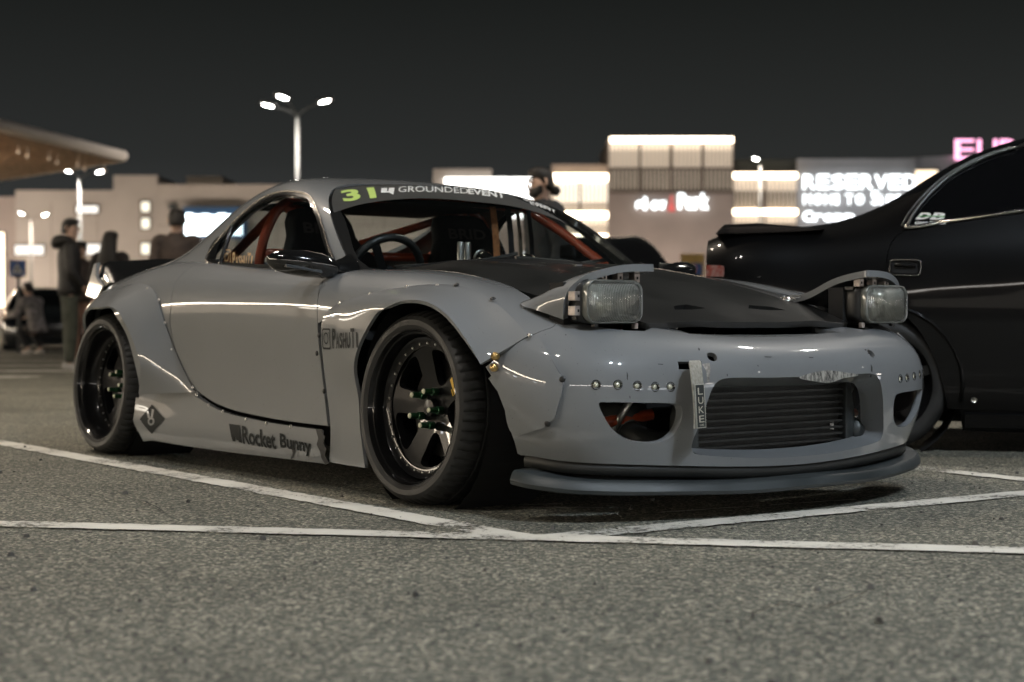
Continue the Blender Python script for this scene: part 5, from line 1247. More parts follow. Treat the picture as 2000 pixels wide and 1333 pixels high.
def wheel(x, s, rim_in=0.):
    t = empty('wheel', (x, s*.883, .3116), 0, car)
    t.rotation_euler = (R(-3), 0, 0) if s < 0 else (R(3), 0, R(180))
    if s > 0: t.rotation_euler = (R(-3), 0, R(180))
    rr_ = 1 if x < -1 else 0
    for k_, (mb, m_, ang) in WPS[rr_].items():
        if (k_, rr_) not in protos: protos[k_, rr_] = mb.build(k_, m_, t, ang is not None, angle=ang)
        else: inst(protos[k_, rr_], t)
    for i in range(5):
        a_ = R(30+36+72*i); p = (.0572*math.cos(a_), .055+.026+.03*rr_, .0572*math.sin(a_))
        if 'nut' not in protos: protos['nut'] = nut_b.build('lug_nut', GREENN, t, True, p, angle=40); protos['tip'] = nut_t.build('lug_nut_tip', NUTTIP, t, True, p)
        else: inst(protos['nut'], t, p); inst(protos['tip'], t, p)
    return t
wf = wheel(0, -1); wheel(-2.425, -1); wheel(0, 1); wheel(-2.425, 1)
# yellow letter mark on one front spoke, raised words on the sidewall
def onspoke(r0, r1, w, a, d): 
    ca, sa = math.cos(a), math.sin(a)
    def P(r_, t_): return (r_*ca-t_*sa, d(r_), r_*sa+t_*ca)
    return [P(r0, -w), P(r1, -w*1.05), P(r1, w*1.05), P(r0, w)]
flat('spoke_mark', onspoke(.125, .190, .026, R(30), lambda r_: .055+.004+.030*((.195-r_)/.14)**.8-.0025), poly2d([[(0, .0), (.12, 0), (.12, .45), (0, .45)], [(.2, 0), (.42, 0), (.42, .5), (.70, .0), (1, .0), (1, 1), (.82, 1), (.82, .45), (.56, 1), (.2, 1)]]), mat('yellow_vinyl', (.62, .38, .04), .45), wf)
def arc_text(s, r_, a0, size, m_, parent):
    v, f = text2d(s, .01); asp = len(s)*.62; w = size*asp; V = []
    for x_, y_ in v:
        a_ = a0-(x_-.5)*w/r_; rr = r_+(y_-.5)*size; V.append((rr*math.cos(a_), -.0142, rr*math.sin(a_)))
    return obj('sidewall_letters', V, [q for q in f], m_, parent)
TL = mat('tyre_letter', (.07, .07, .067), .5, noise=.3, nscale=40)
arc_text('TYRES', .2705, R(98), .012, TL, wf); arc_text('RACING', .2705, R(122), .012, TL, wf)
arc_text('RADIAL TUBELESS', .2690, R(45), .006, TL, wf); arc_text('265/35 R18', .2690, R(14), .007, TL, wf)

# --- cabin
MB().bbox((-2.0, -.62, .28), (-.55, .62, .40)).build('cabin_floor', DARK, car)
MB().loft([[(-.50, -.68, .60), (-.50, -.68, .735), (-.62, -.68, .758), (-.80, -.68, .745), (-.85, -.68, .66), (-.80, -.68, .55)], [(-.42, -.3, .60), (-.42, -.3, .765), (-.58, -.3, .785), (-.82, -.3, .775), (-.90, -.3, .69), (-.84, -.3, .55)], [(-.40, 0, .60), (-.40, 0, .765), (-.56, 0, .78), (-.80, 0, .765), (-.88, 0, .68), (-.82, 0, .55)], [(-.42, .3, .60), (-.42, .3, .765), (-.58, .3, .775), (-.80, .3, .755), (-.86, .3, .68), (-.82, .3, .55)], [(-.50, .68, .60), (-.50, .68, .735), (-.62, .68, .75), (-.80, .68, .74), (-.84, .68, .66), (-.80, .68, .55)]]).build('dashboard', SEATM, car, True, angle=40)
for s in (-1, 1):
    MB().bbox((-2.1, min(s*.66, s*.70), .30), (-.62, max(s*.66, s*.70), .755)).build('door_card', SEATM, car)
def seat(y0):
    t = empty('bucket_seat', (0, y0, 0), 0, car); rings = []
    for z_, x_, w, th, wing in ((.36, -1.18, .20, .10, .10), (.50, -1.24, .235, .07, .12), (.66, -1.30, .245, .06, .12), (.80, -1.36, .24, .055, .10), (.88, -1.395, .17, .05, .03), (.93, -1.41, .145, .05, .02), (.985, -1.43, .14, .05, .015), (1.03, -1.445, .115, .045, .01), (1.045, -1.45, .07, .03, .0)):
        rings.append([(x_+wing, -w, z_), (x_+.02, -w*.75, z_), (x_+.01, 0, z_), (x_+.02, w*.75, z_), (x_+wing, w, z_), (x_+wing-.05, w*1.06, z_), (x_-th, w*.8, z_), (x_-th-.01, 0, z_), (x_-th, -w*.8, z_), (x_+wing-.05, -w*1.06, z_)])
    MB().loft([sm(r_, 3, True) for r_ in rings]).build('backrest', SEATM, t, True)
    MB().loft([[(-1.20, -.22, .40), (-1.20, .22, .40), (-1.20, .22, .52), (-1.20, 0, .46), (-1.20, -.22, .52)], [(-.80, -.24, .40), (-.80, .24, .40), (-.80, .24, .53), (-.80, 0, .48), (-.80, -.24, .53)]]).build('seat_base', SEATM, t, True, angle=40)
    flat('seat_word', [(-1.425+.035, -.10, .940), (-1.425+.035, .10, .940), (-1.437+.035, .10, .985), (-1.437+.035, -.10, .985)], text2d('BRID', .03), mat('seat_letter', (.05, .04, .038), .7), t)
seat(-.36); seat(.36)
# steering wheel
sw = empty('steering_wheel', (-.955, -.36, .752), 0, car); sw.rotation_euler = (0, R(-68), 0)
m_ = MB(); ringp = [(.165*math.cos(2*math.pi*i/40), .165*math.sin(2*math.pi*i/40), 0) for i in range(41)]; m_.tube(ringp, .0165, 10, False); m_.build('rim', mat('wheel_leather', (.015, .016, .016), .35, noise=.3, nscale=60), sw, True)
for a_ in (90, 210, 330): MB().box((.08*math.cos(R(a_)), .08*math.sin(R(a_)), -.01), (.15, .035, .006), Matrix.Rotation(R(a_), 3, 'Z')).build('spoke', GUN, sw, bevel=.002)
MB().lathe([(0, .01), (.03, .01), (.036, 0), (.036, -.06)], 20, 'z').build('hub', BLACK, sw, True)
# roll cage
def bar(L, r_=.020): return MB().tube(sm(L, 5), r_, 12).build('cage_bar', CAGE, car, True)
for s in (-1, 1):
    bar([(-.72, s*.63, .45), (-.74, s*.645, .74), (-.92, s*.60, .90), (-1.10, s*.515, 1.03), (-1.20, s*.475, 1.075), (-1.50, s*.46, 1.09)])
    bar([(-1.50, s*.60, .42), (-1.51, s*.60, .80), (-1.51, s*.55, .98), (-1.51, s*.46, 1.075), (-1.51, s*.30, 1.095), (-1.51, 0, 1.10)])
    bar([(-1.51, s*.50, 1.05), (-2.28, s*.50, .70)])
    bar([(-.75, s*.63, .74), (-1.10, s*.64, .62), (-1.50, s*.60, .50)])
    bar([(-1.51, s*.44, 1.07), (-2.25, -s*.45, .72)], .018)
bar([(-1.16, -.47, 1.065), (-1.14, 0, 1.085), (-1.16, .47, 1.065)])
bar([(-1.51, -.58, .86), (-1.51, .58, .86)], .018); bar([(-1.51, -.48, 1.05), (-1.52, .58, .50)], .018)
MB().bbox((-1.9, -.45, 1.06), (-1.12, .45, 1.075)).build('headliner', DARK, car)
# clutter behind the screen: levers, gauge pods, dangling straps
for y_ in (-.015, .02): MB().lathe([(0, .10), (.010, .10), (.013, .095), (.013, 0)], 14, 'z').build('lever', STEEL, car, True, (-.93, y_, .80))
def gauge(x, y, z): MB().lathe([(0, .045), (.026, .042), (.030, .035), (.030, .01), (.022, -.02), (.012, -.05), (0, -.052)], 20, 'z').build('gauge_pod', BLACK, car, True, (x, y, z), (0, R(-75), 0))
gauge(-.80, .02, .825); gauge(-.78, .22, .82)
MB().lathe([(.024, .0), (.031, .0), (.031, .006), (.024, .006)], 20, 'z').build('gauge_ring', STEEL, car, True, (-.842, .02, .836), (0, R(-75), 0))
def strap_(y0, z0, z1, m_, x=-1.06, w=.013, lean=0.):
    P_ = [(x, y0, z0), (x+.02, y0+lean*.5, (z0+z1)/2), (x+.03, y0+lean, z1)]; mb = MB()
    for a, b in zip(P_[:-1], P_[1:]): mb.add([(a[0], a[1]-w, a[2]), (a[0], a[1]+w, a[2]), (b[0], b[1]+w, b[2]), (b[0], b[1]-w, b[2]), (a[0]-.003, a[1]-w, a[2]), (a[0]-.003, a[1]+w, a[2]), (b[0]-.003, b[1]+w, b[2]), (b[0]-.003, b[1]-w, b[2])], [(0, 1, 2, 3), (7, 6, 5, 4), (0, 4, 5, 1), (1, 5, 6, 2), (2, 6, 7, 3), (3, 7, 4, 0)])
    return mb.build('hanging_strap', m_, car)
strap_(.245, 1.06, .84, mat('orange_strap', (.38, .15, .05), .7, noise=.3, nscale=60), w=.016)
strap_(.325, 1.06, .82, SEATM, w=.014); strap_(.375, 1.05, .82, mat('olive_strap', (.09, .07, .045), .7, noise=.3, nscale=60), w=.009); strap_(.435, 1.05, .80, SEATM, w=.011)
MB().box((-.98, .60, .88), (.10, .05, .06)).build('camera_mount', SEATM, car, bevel=.012)

# ------------------------------------------------------------------ black saloon on the right
BPAINT = mat('black_paint', (.003, .003, .0032), .4, coat=.32, coat_r=.02, noise=.2, nscale=4, spec=.1)
TINT = mat('dark_tinted_glass', (.004, .0042, .005), .06, coat=.3, rvar=.02)
CHROME = mat('chrome_trim', (.60, .59, .56), .18, 1., noise=.08)
SL_ = SALOON.l[-1]
def ms(L): return [(u, SL_-v) for u, v in L]
def arch_uv(cx, r_, cz=.30, n=16, lo=-.02):
    """outline of a wheel opening on the right-hand side of the saloon surface"""
    out = []
    for i in range(n+1):
        a_ = math.pi+R(12)-(math.pi+R(24))*i/n; tx_, tz_ = cx+r_*math.cos(a_), max(.06, cz+r_*math.sin(a_)); u_, v_ = np.interp(tx_, [x for x, c in SED], SALOON.k), .15
        for _ in range(12):
            p = SALOON.ev(u_, v_)[0]; q = SALOON.ev(u_, v_+1e-3)[0]; q2 = SALOON.ev(u_+1e-3, v_)[0]
            u_ += (tx_-p[0])/((q2[0]-p[0])/1e-3+1e-6)*.8; v_ += np.clip((tz_-p[2])/((q[2]-p[2])/1e-3+1e-6), -.1, .1)*.8; v_ = max(v_, -.01)
        out.append((float(u_), float(v_)))
    return out
def net_car(root, paint, win_m, head=None, tail=None, door_lines=True):
    K = SALOON.k; a1, a2 = arch_uv(0, .345), arch_uv(2.72, .345)
    low = [(K[0], 0.)] + [(a1[0][0]-.02, 0.)] + a1 + [(a1[-1][0]+.02, 0.), (a2[0][0]-.02, 0.)] + a2 + [(a2[-1][0]+.02, 0.), (K[-1], 0.)]
    vb = SALOON.l[5]
    return low, vb, K
def saloon_windows():
    K, l = SALOON.k, SALOON.l; v0, v1 = l[5]+.035, l[7]-.035
    u = lambda x: float(np.interp(x, [q for q, c in SED], K))
    side = sm([(u(.50), v0+.01), (u(.62), v0+.09), (u(.80), v1-.06), (u(.98), v1), (u(1.4), v1), (u(1.85), v1), (u(2.08), v1-.05), (u(2.32), v0+.06), (u(2.42), v0), (u(1.9), v0), (u(1.4), v0), (u(.9), v0)], 4, True)
    return side
BLACK_WIN = None
def build_saloon(root, paint, win_m, detail=True):
    low, vb, K = net_car(root, paint, win_m)
    side = BLACK_WIN if detail else saloon_windows()
    hi = mir_low = [(u, SL_-v) for u, v in low]
    outl_ = low + hi[::-1]
    u = lambda x: float(np.interp(x, [q for q, c in SED], K))
    l = SALOON.l; rear = sm([(u(.05), l[7]+.03), (u(.05), SL_/2), (u(.05), SL_-l[7]-.03), (u(.66), SL_-l[7]-.05), (u(.74), SL_/2), (u(.66), l[7]+.05)], 4, True)
    front = sm([(u(2.0), l[7]+.05), (u(2.0), SL_/2), (u(2.0), SL_-l[7]-.05), (u(2.66), SL_-l[7]-.0), (u(2.72), SL_/2), (u(2.66), l[7])], 4, True)
    holes_ = [side, ms(side), rear, front]
    if detail:
        dr = BLACK_DOOR; holes_ += [dr]
        d_ = panel('rear_door', SALOON, shrink(dr, .003), [], step=.045, m=paint, parent=root, thick=.02)
    panel('body', SALOON, outl_, holes_, step=.05, m=paint, parent=root, thick=.02)
    for n_, L in (('side_window', side), ('side_window', ms(side)), ('rear_window', rear), ('windscreen', front)): panel(n_, SALOON, L, step=.06, m=win_m, parent=root, off=-.004, thick=0)
    for s in (-1, 1):
        for x_ in (0, 2.72):
            MB().lathe([(.35, -.28), (.35, 0)], 32).build('arch_liner', DARK, root, loc=(x_, -.55 if s < 0 else .83, .30))
            w_ = empty('wheel', (x_, s*.845, .30), 0 if s < 0 else math.pi, root)
            MB().lathe([(.225, .0), (.245, -.008), (.27, -.006), (.292, .012), (.300, .04), (.300, .17), (.285, .19), (.23, .19)], 48).build('tyre', TYRE, w_, True, angle=45)
            MB().lathe([(.0, .02), (.04, .018), (.05, .035), (.07, .045), (.19, .05), (.215, .03), (.225, .004), (.230, .0), (.226, .03), (.22, .18)], 40).build('rim', RIMB, w_, True, angle=40)
            m_ = MB()
            for k_ in range(5): m_.box((.125*math.cos(R(90+72*k_)), .024, .125*math.sin(R(90+72*k_))), (.19, .025, .045), Matrix.Rotation(-R(90+72*k_), 3, 'Y'))
            m_.build('spokes', RIMB, w_, bevel=.004)
    MB().bbox((-.6, -.55, .12), (3.3, .55, .5)).build('floor_pan', DARK, root)
    for n_, k_, s in (('tail_panel', 0, -1), ('nose_panel', -1, 1)):
        r_ = [tuple(p) for p in SALOON.ev(np.full(40, K[k_]), np.linspace(0, SL_, 40))]; c_ = np.array(r_).mean(0)
        MB().loft([r_, [tuple(c_+(np.array(p)-c_)*.8+np.array((s*.012, 0, 0))) for p in r_], [tuple(c_+(np.array(p)-c_)*.05+np.array((s*.018, 0, 0))) for p in r_]]).build(n_, paint, root, True)
    MB().bbox((3.62, -.38, .32), (3.655, .38, .46)).build('grille', DARK, root, bevel=.01)

_wr = [(0.9251, 0.8463), (0.9629, 0.9112), (1.0174, 0.9662), (1.101, 1.0167), (1.1978, 1.0467), (1.3168, 1.0632), (1.4402, 1.0661)]
_u = lambda x: float(np.interp(x, [q for q, c in SED], SALOON.k))
_vt = _wr[-1][1]; _vb = _wr[0][1]
BLACK_WIN = sm(_wr, 3) + [(_u(1.25), _vt+.005), (_u(1.8), _vt), (_u(2.08), _vt-.04), (_u(2.32), _vb+.06), (_u(2.42), _vb), (_u(1.9), _vb), (_u(1.3), _vb)]
BLACK_DOOR = sm([(0.913, 0.8318), (0.8628, 0.7888), (0.8335, 0.7181), (0.8281, 0.62), (0.8536, 0.513), (0.9234, 0.4431), (0.9886, 0.3757), (1.0493, 0.28), (1.087, 0.1753), (1.107, 0.0931)], 3) + [(_u(1.15), 0.0879), (_u(1.15), _vb-.012)]
bs = empty('black_sedan', (1.80, 7.857, 0), R(-10)); tag(bs, 'glossy black sedan with boot spoiler parked at the right edge', 'car')
build_saloon(bs, BPAINT, TINT)
def on_s(L, off=.006): return [tuple(p) for p in SALOON.ev(*np.array(L).T)+SALOON.nrm(*np.array(L).T)*off]
MB().tube(on_s([(u_, v_-.006) for u_, v_ in [_wr[0]]+[(_u(x_), _vb) for x_ in (.9, 1.2, 1.6, 2.0, 2.4)]]), .007, 8).build('sill_trim', CHROME, bs, True)
MB().tube(on_s(sm([(_wr[0][0]-.012, _vb-.004), (_wr[0][0]+.06, _vb-.012), (_wr[0][0]+.14, _vb-.010)], 3), .009), .010, 8).build('trim_cap', CHROME, bs, True)
MB().tube(on_s(sm(_wr, 3)), .006, 8).build('window_bead', mat('grey_bead', (.12, .12, .115), .3, .6, noise=.1), bs, True)
MB().tube(on_s([(u_-.022, v_+.010) for u_, v_ in sm(_wr, 3)]), .004, 6).build('window_bead', MATS['grey_bead'], bs, True)
decal('club_sticker', SALOON, [(0.9637, 0.8756), (1.0906, 0.8473), (1.1127, 0.8713), (0.993, 0.9014)], merge2d(shift2d(text2d('D', .05), 0, 0, .46, 1), shift2d(text2d('B', .05), .52, 0, 1, 1)), DECW, bs, .004)
decal('club_sticker_stripe', SALOON, [(0.9782, 0.885), (1.0958, 0.8573), (1.1006, 0.8607), (0.983, 0.8889)], poly2d([[(0, 0), (1, 0), (1, 1), (0, 1)]]), mat('sticker_green', (.10, .30, .12), .5), bs, .0046)
decal('club_sticker_words', SALOON, [(0.9604, 0.8524), (1.1011, 0.8261), (1.104, 0.8387), (0.9657, 0.8672)], text2d('Gear Dance', .02), DECW, bs, .004)
# door handle
hq = np.array([(0.8397, 0.626), (0.9785, 0.6196), (0.9881, 0.6794), (0.8448, 0.6891)])
hb = [tuple(hq.mean(0)+(hq[1]-hq[0])*a_+(hq[3]-hq[0])*b_) for a_, b_ in rrect(.5, .5, .18, 5)]; hs = [tuple(hq.mean(0)+(hq[1]-hq[0])*a_+(hq[3]-hq[0])*b_) for a_, b_ in rrect(.42, .38, .14, 5)]
panel('handle_frame', SALOON, hb, [hs], step=.02, m=BPAINT, parent=bs, off=.008, thick=.008)
MB().tube(on_s([hb[i] for i in list(range(len(hb)))+[0]], .009), .0022, 6, False).build('handle_bead', CHROME, bs, True)
panel('handle_recess', SALOON, hs, step=.03, m=DARK, parent=bs, off=-.0, thick=0).location = (0, -.002, 0)
hp_ = [tuple(hq[0]+(hq[1]-hq[0])*t_+(hq[3]-hq[0])*.62) for t_ in (.18, .5, .84)]
MB().tube(on_s(hp_, .010), .009, 8).build('handle_grip', BPAINT, bs, True)
# boot spoiler, tail lamp, arch lip, sill
spo = []
for y_, lift in ((-.80, 0), (-.78, .015), (-.6, .022), (0, .03), (.6, .022), (.78, .015), (.80, 0)):
    spo.append([(-.74, y_, .985), (-.70, y_, 1.012+lift), (-.55, y_, 1.018+lift), (-.40, y_, 1.012+lift*.5), (-.25, y_, 1.00), (-.40, y_, .99), (-.62, y_, .985)])
MB().loft(spo).build('boot_spoiler', BPAINT, bs, True, angle=50)
lp = [(0.0007, 0.5855), (0.106, 0.5906), (0.1029, 0.6523), (0.0062, 0.6648)]
for L in (lp, ms(lp)):
    panel('tail_lamp', SALOON, L, step=.03, m=mat('lamp_red', (.22, .035, .025), .25, coat=1., noise=.4, nscale=40, dark=(.3, .2, .18)), parent=bs, off=.006, thick=.012)
for s in (0, 1):
    L = arch_uv(0, .352); P_ = on_s(L if not s else ms(L), .003); MB().tube(P_, .009, 8).build('arch_lip', BPAINT, bs, True)
MB().loft([[(.36, -.80, .10), (.36, -.855, .11), (.36, -.862, .17), (.36, -.83, .19)], [(2.36, -.80, .10), (2.36, -.855, .11), (2.36, -.862, .17), (2.36, -.83, .19)]]).build('side_sill', BPAINT, bs, True, angle=40)
MB().lathe([(0, .004), (.012, .004), (.014, 0)], 10).build('sill_bolt', CHROME, bs, True, (.40, -.868, .235))

# ------------------------------------------------------------------ cars further back
hx = empty('dark_coupe', (.74, 17.7, 0), R(-88)); tag(hx, 'dark car with a red rear wing seen end-on beyond the bonnet of the grey coupe', 'car')
build_saloon(hx, mat('dark_navy_paint', (.006, .007, .009), .2, coat=1., noise=.2), TINT, False)
REDW = mat('red_wing', (.40, .06, .03), .35, noise=.15)
MB().loft([[(-.78, y_, 1.25), (-.55, y_, 1.27), (-.54, y_, 1.285), (-.78, y_, 1.285)] for y_ in (-.86, 0, .86)]).build('rear_wing', REDW, hx, bevel=.004)
for y_ in (-.5, .5): MB().bbox((-.70, y_-.012, .93), (-.60, y_+.012, 1.26)).build('wing_stay', mat('dark_navy_paint', (0, 0, 0)), hx)
for s in (-1, 1): MB().bbox((2.30, s*.93-.09, .92), (2.42, s*.93+.09, 1.03)).build('wing_mirror', mat('dark_navy_paint', (0, 0, 0)), hx, bevel=.03)
lc = empty('parked_dark_car', (-9.99, 33.5, 0), R(-72)); tag(lc, 'dark car with a glowing headlight at the left edge behind the people', 'car')
build_saloon(lc, mat('blue_black_paint', (.008, .010, .014), .2, coat=1., noise=.2), TINT, False); lc.scale = (.95, 1, .86)
for s in (-1, 1):
    MB().lathe([(0, .04), (.05, .03), (.075, 0), (.08, -.05)], 16, 'z').build('headlamp', emat('headlamp_glow', (.9, .95, 1), 22), lc, True, (3.50, s*.56, .58), (0, R(80), 0))

# ------------------------------------------------------------------ people
def skin(name, verts, edges, rad, m, parent, sub=2, root=0):
    """one continuous surface grown round a skeleton"""
    me = bpy.data.meshes.new(name); me.from_pydata(verts, edges, []); o = bpy.data.objects.new(name, me); COL.objects.link(o)
    md = o.modifiers.new('s', 'SKIN'); md.use_smooth_shade = True; md.branch_smoothing = .3
    for i, q in enumerate(me.skin_vertices[0].data):
        r_ = rad[i]; q.radius = r_ if isinstance(r_, tuple) else (r_, r_); q.use_root = (i == root)
    s_ = o.modifiers.new('u', 'SUBSURF'); s_.levels = sub; s_.render_levels = sub
    dg = bpy.context.evaluated_depsgraph_get(); m2 = bpy.data.meshes.new_from_object(o.evaluated_get(dg)); bpy.data.objects.remove(o)
    m2.name = name; m2.materials.clear(); m2.materials.append(m)
    for p in m2.polygons: p.use_smooth = True
    n = bpy.data.objects.new(name, m2); COL.objects.link(n); n.parent = parent; return n
SKIN = mat('skin', (.55, .36, .27), .55, noise=.12, nscale=12)
def person(label, loc, face, h, arms, legs, top, trousers, hair, turn=0., lean=0., long_hair=False, beard=False, cap=None, hood=False, coat=False, crouch=0., shoes=None, bun=False):
    """faces local +x; arms/legs give elbow, wrist / knee, ankle offsets for the right then the left side"""
    t = empty('person', loc, face); tag(t, label, 'person', 'people standing about the car park'); k = h/1.76; t.scale = (k, k, k)
    dz = -crouch
    hipz, chz, shz, nkz = .94+dz, 1.30+dz, 1.43+dz, 1.50+dz
    lx = lambda z: lean*(z-hipz)
    V = [(0, 0, hipz), (lx(1.12+dz), 0, 1.12+dz), (lx(chz), 0, chz), (lx(shz), 0, shz), (lx(nkz)+.01, 0, nkz), (lx(1.57+dz)+.02, 0, 1.565+dz), (lx(1.63+dz)+.025, 0, 1.635+dz), (lx(1.71+dz)+.015, 0, 1.715+dz)]
    E_ = [(i, i+1) for i in range(7)]; Rr = [.105, .10, .115, .075, .055, (.072, .068), (.088, .078), (.070, .066)]
    ct, st_ = math.cos(turn), math.sin(turn); hc = (lx(1.62+dz)+.02, 0)
    def hd(dx, dy, z): return (hc[0]+dx*ct-dy*st_, hc[1]+dx*st_+dy*ct, z+dz)
    jn = {}
    for s, (el, wr) in zip((-1, 1), arms):
        b = len(V); sh = (lx(shz), s*.185, shz-.01); e_ = (sh[0]+el[0], sh[1]+s*el[1], sh[2]+el[2]); w_ = (e_[0]+wr[0], e_[1]+s*wr[1], e_[2]+wr[2])
        d = np.array(w_)-np.array(e_); d = d/np.linalg.norm(d); side = np.cross(d, (0, 0, 1.)) if abs(d[2]) < .9 else np.array((0, 1., 0)); side = side/np.linalg.norm(side)
        pal = np.array(w_)+d*.075
        V += [sh, e_, w_, tuple(pal)]; E_ += [(3, b), (b, b+1), (b+1, b+2), (b+2, b+3)]; Rr += [.058, .045, .032, (.034, .022)]
        for q in range(4):
            o_ = (q-1.5)*.018; c = len(V); L_ = (.05, .06, .057, .045)[q]
            V += [tuple(pal+side*o_+d*.03), tuple(pal+side*o_+d*(.03+L_)+np.array((.0, 0, -.012)))]; E_ += [(b+3, c), (c, c+1)]; Rr += [.0095, .0075]
        c = len(V); V += [tuple(np.array(w_)+d*.04+side*.04), tuple(np.array(w_)+d*.075+side*.052)]; E_ += [(b+2, c), (c, c+1)]; Rr += [.011, .009]
        jn['arm', s] = (sh, e_, w_)
    for s, (kn, an) in zip((-1, 1), legs):
        b = len(V); hp_ = (0, s*.09, hipz-.04); k_ = (hp_[0]+kn[0], hp_[1]+s*kn[1], hp_[2]+kn[2]); a_ = (k_[0]+an[0], k_[1]+s*an[1], k_[2]+an[2])
        V += [hp_, k_, a_, (a_[0]+.04, a_[1], max(.035, a_[2]-.045)), (a_[0]+.15, a_[1]+s*.01, max(.028, a_[2]-.055))]; E_ += [(0, b), (b, b+1), (b+1, b+2), (b+2, b+3), (b+3, b+4)]; Rr += [.085, .055, .036, .038, .03]
        jn['leg', s] = (hp_, k_, a_)
    body = skin('body', V, E_, Rr, SKIN, t)
    # face
    MB().loft([[hd(.085, -.012, 1.655), hd(.085, .012, 1.655), hd(.075, .008, 1.685), hd(.075, -.008, 1.685)], [hd(.112, -.014, 1.625), hd(.112, .014, 1.625), hd(.10, .008, 1.66), hd(.10, -.008, 1.66)], [hd(.085, -.016, 1.612), hd(.085, .016, 1.612), hd(.08, .01, 1.62), hd(.08, -.01, 1.62)]]).build('nose', SKIN, t, True)
    for s in (-1, 1):
        MB().lathe([(0, .006), (.010, .004), (.014, 0)], 10, 'z').build('eye', mat('eye_dark', (.03, .02, .018), .3), t, True, hd(.086, s*.030, 1.664), (0, R(90), turn))
        MB().tube([hd(.083, s*.014, 1.683), hd(.086, s*.032, 1.688), hd(.074, s*.052, 1.680)], .006, 6).build('eyebrow', hair, t, True)
        MB().tube([hd(-.005, s*.078, 1.685), hd(-.02, s*.094, 1.68), hd(-.022, s*.092, 1.645), hd(-.005, s*.078, 1.625)], .010, 6).build('ear', SKIN, t, True)
    MB().tube([hd(.080, -.024, 1.592), hd(.090, 0, 1.594), hd(.080, .024, 1.592)], .007, 6).build('mouth', mat('lips', (.30, .12, .10), .5), t, True)
    # hair as a cap of many short strands over the skull
    hm = MB(); rr = random.Random(int(abs(loc[0])*100)); N = 26
    rings = []
    for i, (z_, r1, r2, fx) in enumerate(((1.600, .060, .080, -.055), (1.645, .086, .089, -.028), (1.69, .099, .092, -.014), (1.735, .098, .088, .0), (1.765, .076, .070, .004), (1.782, .035, .035, .004))):
        ring = []
        for q in range(N):
            a_ = 2*math.pi*q/N; j_ = 1+rr.uniform(-.05, .06); fr = math.cos(a_)
            rx = r1*j_
            if z_ < 1.70 and fr > -.05: rx = r1*.55 if fr > .3 else r1*.8
            ring.append(hd(fx+rx*math.cos(a_)-.0, r2*j_*math.sin(a_), z_))
        rings.append(ring)
    hm.loft(rings)
    hm.build('hair', hair, t, True)
    if long_hair:
        rings = []
        for z_, w, d_, fx in ((1.775, .05, .05, 0), (1.73, .098, .098, -.005), (1.66, .110, .105, -.03), (1.56, .118, .085, -.06), (1.44, .140, .075, -.09), (1.30, .145, .06, -.11), (1.18, .11, .04, -.12), (1.12, .05, .02, -.12)):
            rings.append([hd(fx+d_*math.cos(2*math.pi*q/18)*(.45 if math.cos(2*math.pi*q/18) > 0 and z_ < 1.72 else 1)*(1+rr.uniform(-.05, .05)), w*math.sin(2*math.pi*q/18)*(1+rr.uniform(-.05, .05)), z_) for q in range(18)])
        MB().loft(rings).build('long_hair', hair, t, True)
    if beard:
        rings = []
        for z_, ra, wd, fx in ((1.632, .03, .086, .02), (1.60, .062, .082, .022), (1.572, .072, .070, .024), (1.545, .06, .05, .026), (1.535, .03, .03, .026)):
            rings.append([hd(fx+ra*math.cos(a_), wd*math.sin(a_), z_) for a_ in [R(-110+220*q/14) for q in range(15)]])
        m_ = MB(); m_.loft(rings, False, False); m_.build('beard', hair, t, True)
        MB().tube([hd(.082, -.030, 1.600), hd(.092, -.012, 1.606), hd(.092, .012, 1.606), hd(.082, .030, 1.600)], .008, 6).build('moustache', hair, t, True)
    if bun: MB().loft([[hd(-.10+a_-.035+.0*b_, b_*math.cos(2*math.pi*q/12), 1.60+b_*math.sin(2*math.pi*q/12)) for q in range(12)] for a_, b_ in ((-.035, .012), (-.02, .035), (.0, .042), (.03, .035), (.05, .02))]).build('hair_bun', hair, t, True)
    if cap:
        rings = [[hd(.004+r1*math.cos(2*math.pi*q/24), r2*math.sin(2*math.pi*q/24), z_) for q in range(24)] for z_, r1, r2 in ((1.700, .106, .099), (1.74, .104, .097), (1.775, .080, .076), (1.795, .04, .04), (1.80, .01, .01))]
        MB().loft(rings).build('cap', cap, t, True)
        MB().loft([[hd(-.09, y_, 1.703), hd(-.13, y_*.9, 1.685), hd(-.165, y_*.6, 1.66), hd(-.165, y_*.6, 1.652), hd(-.13, y_*.9, 1.676), hd(-.09, y_, 1.694)] for y_ in (-.075, -.04, 0, .04, .075)]).build('cap_peak', cap, t, True)
    # jacket
    prof = [(hipz-(.30 if coat else .07), .15 if coat else .135, .21 if coat else .178), (hipz+.02, .138, .182), (1.10+dz, .128, .172), (1.24+dz, .136, .186), (1.36+dz, .135, .205), (1.43+dz, .115, .205), (1.475+dz, .092, .150), (1.505+dz, .075, .090), (1.53+dz, .070, .076)]
    jr_ = random.Random(7); rings = []
    for z_, a_, b_ in prof:
        rings.append([(lx(z_)+a_*math.cos(q_)*(1+jr_.uniform(-.035, .035)), b_*math.sin(q_)*(1+jr_.uniform(-.03, .03)), z_+jr_.uniform(-.008, .008)) for q_ in [2*math.pi*k_/20 for k_ in range(20)]])
    MB().loft(rings).build('jacket', top, t, True)
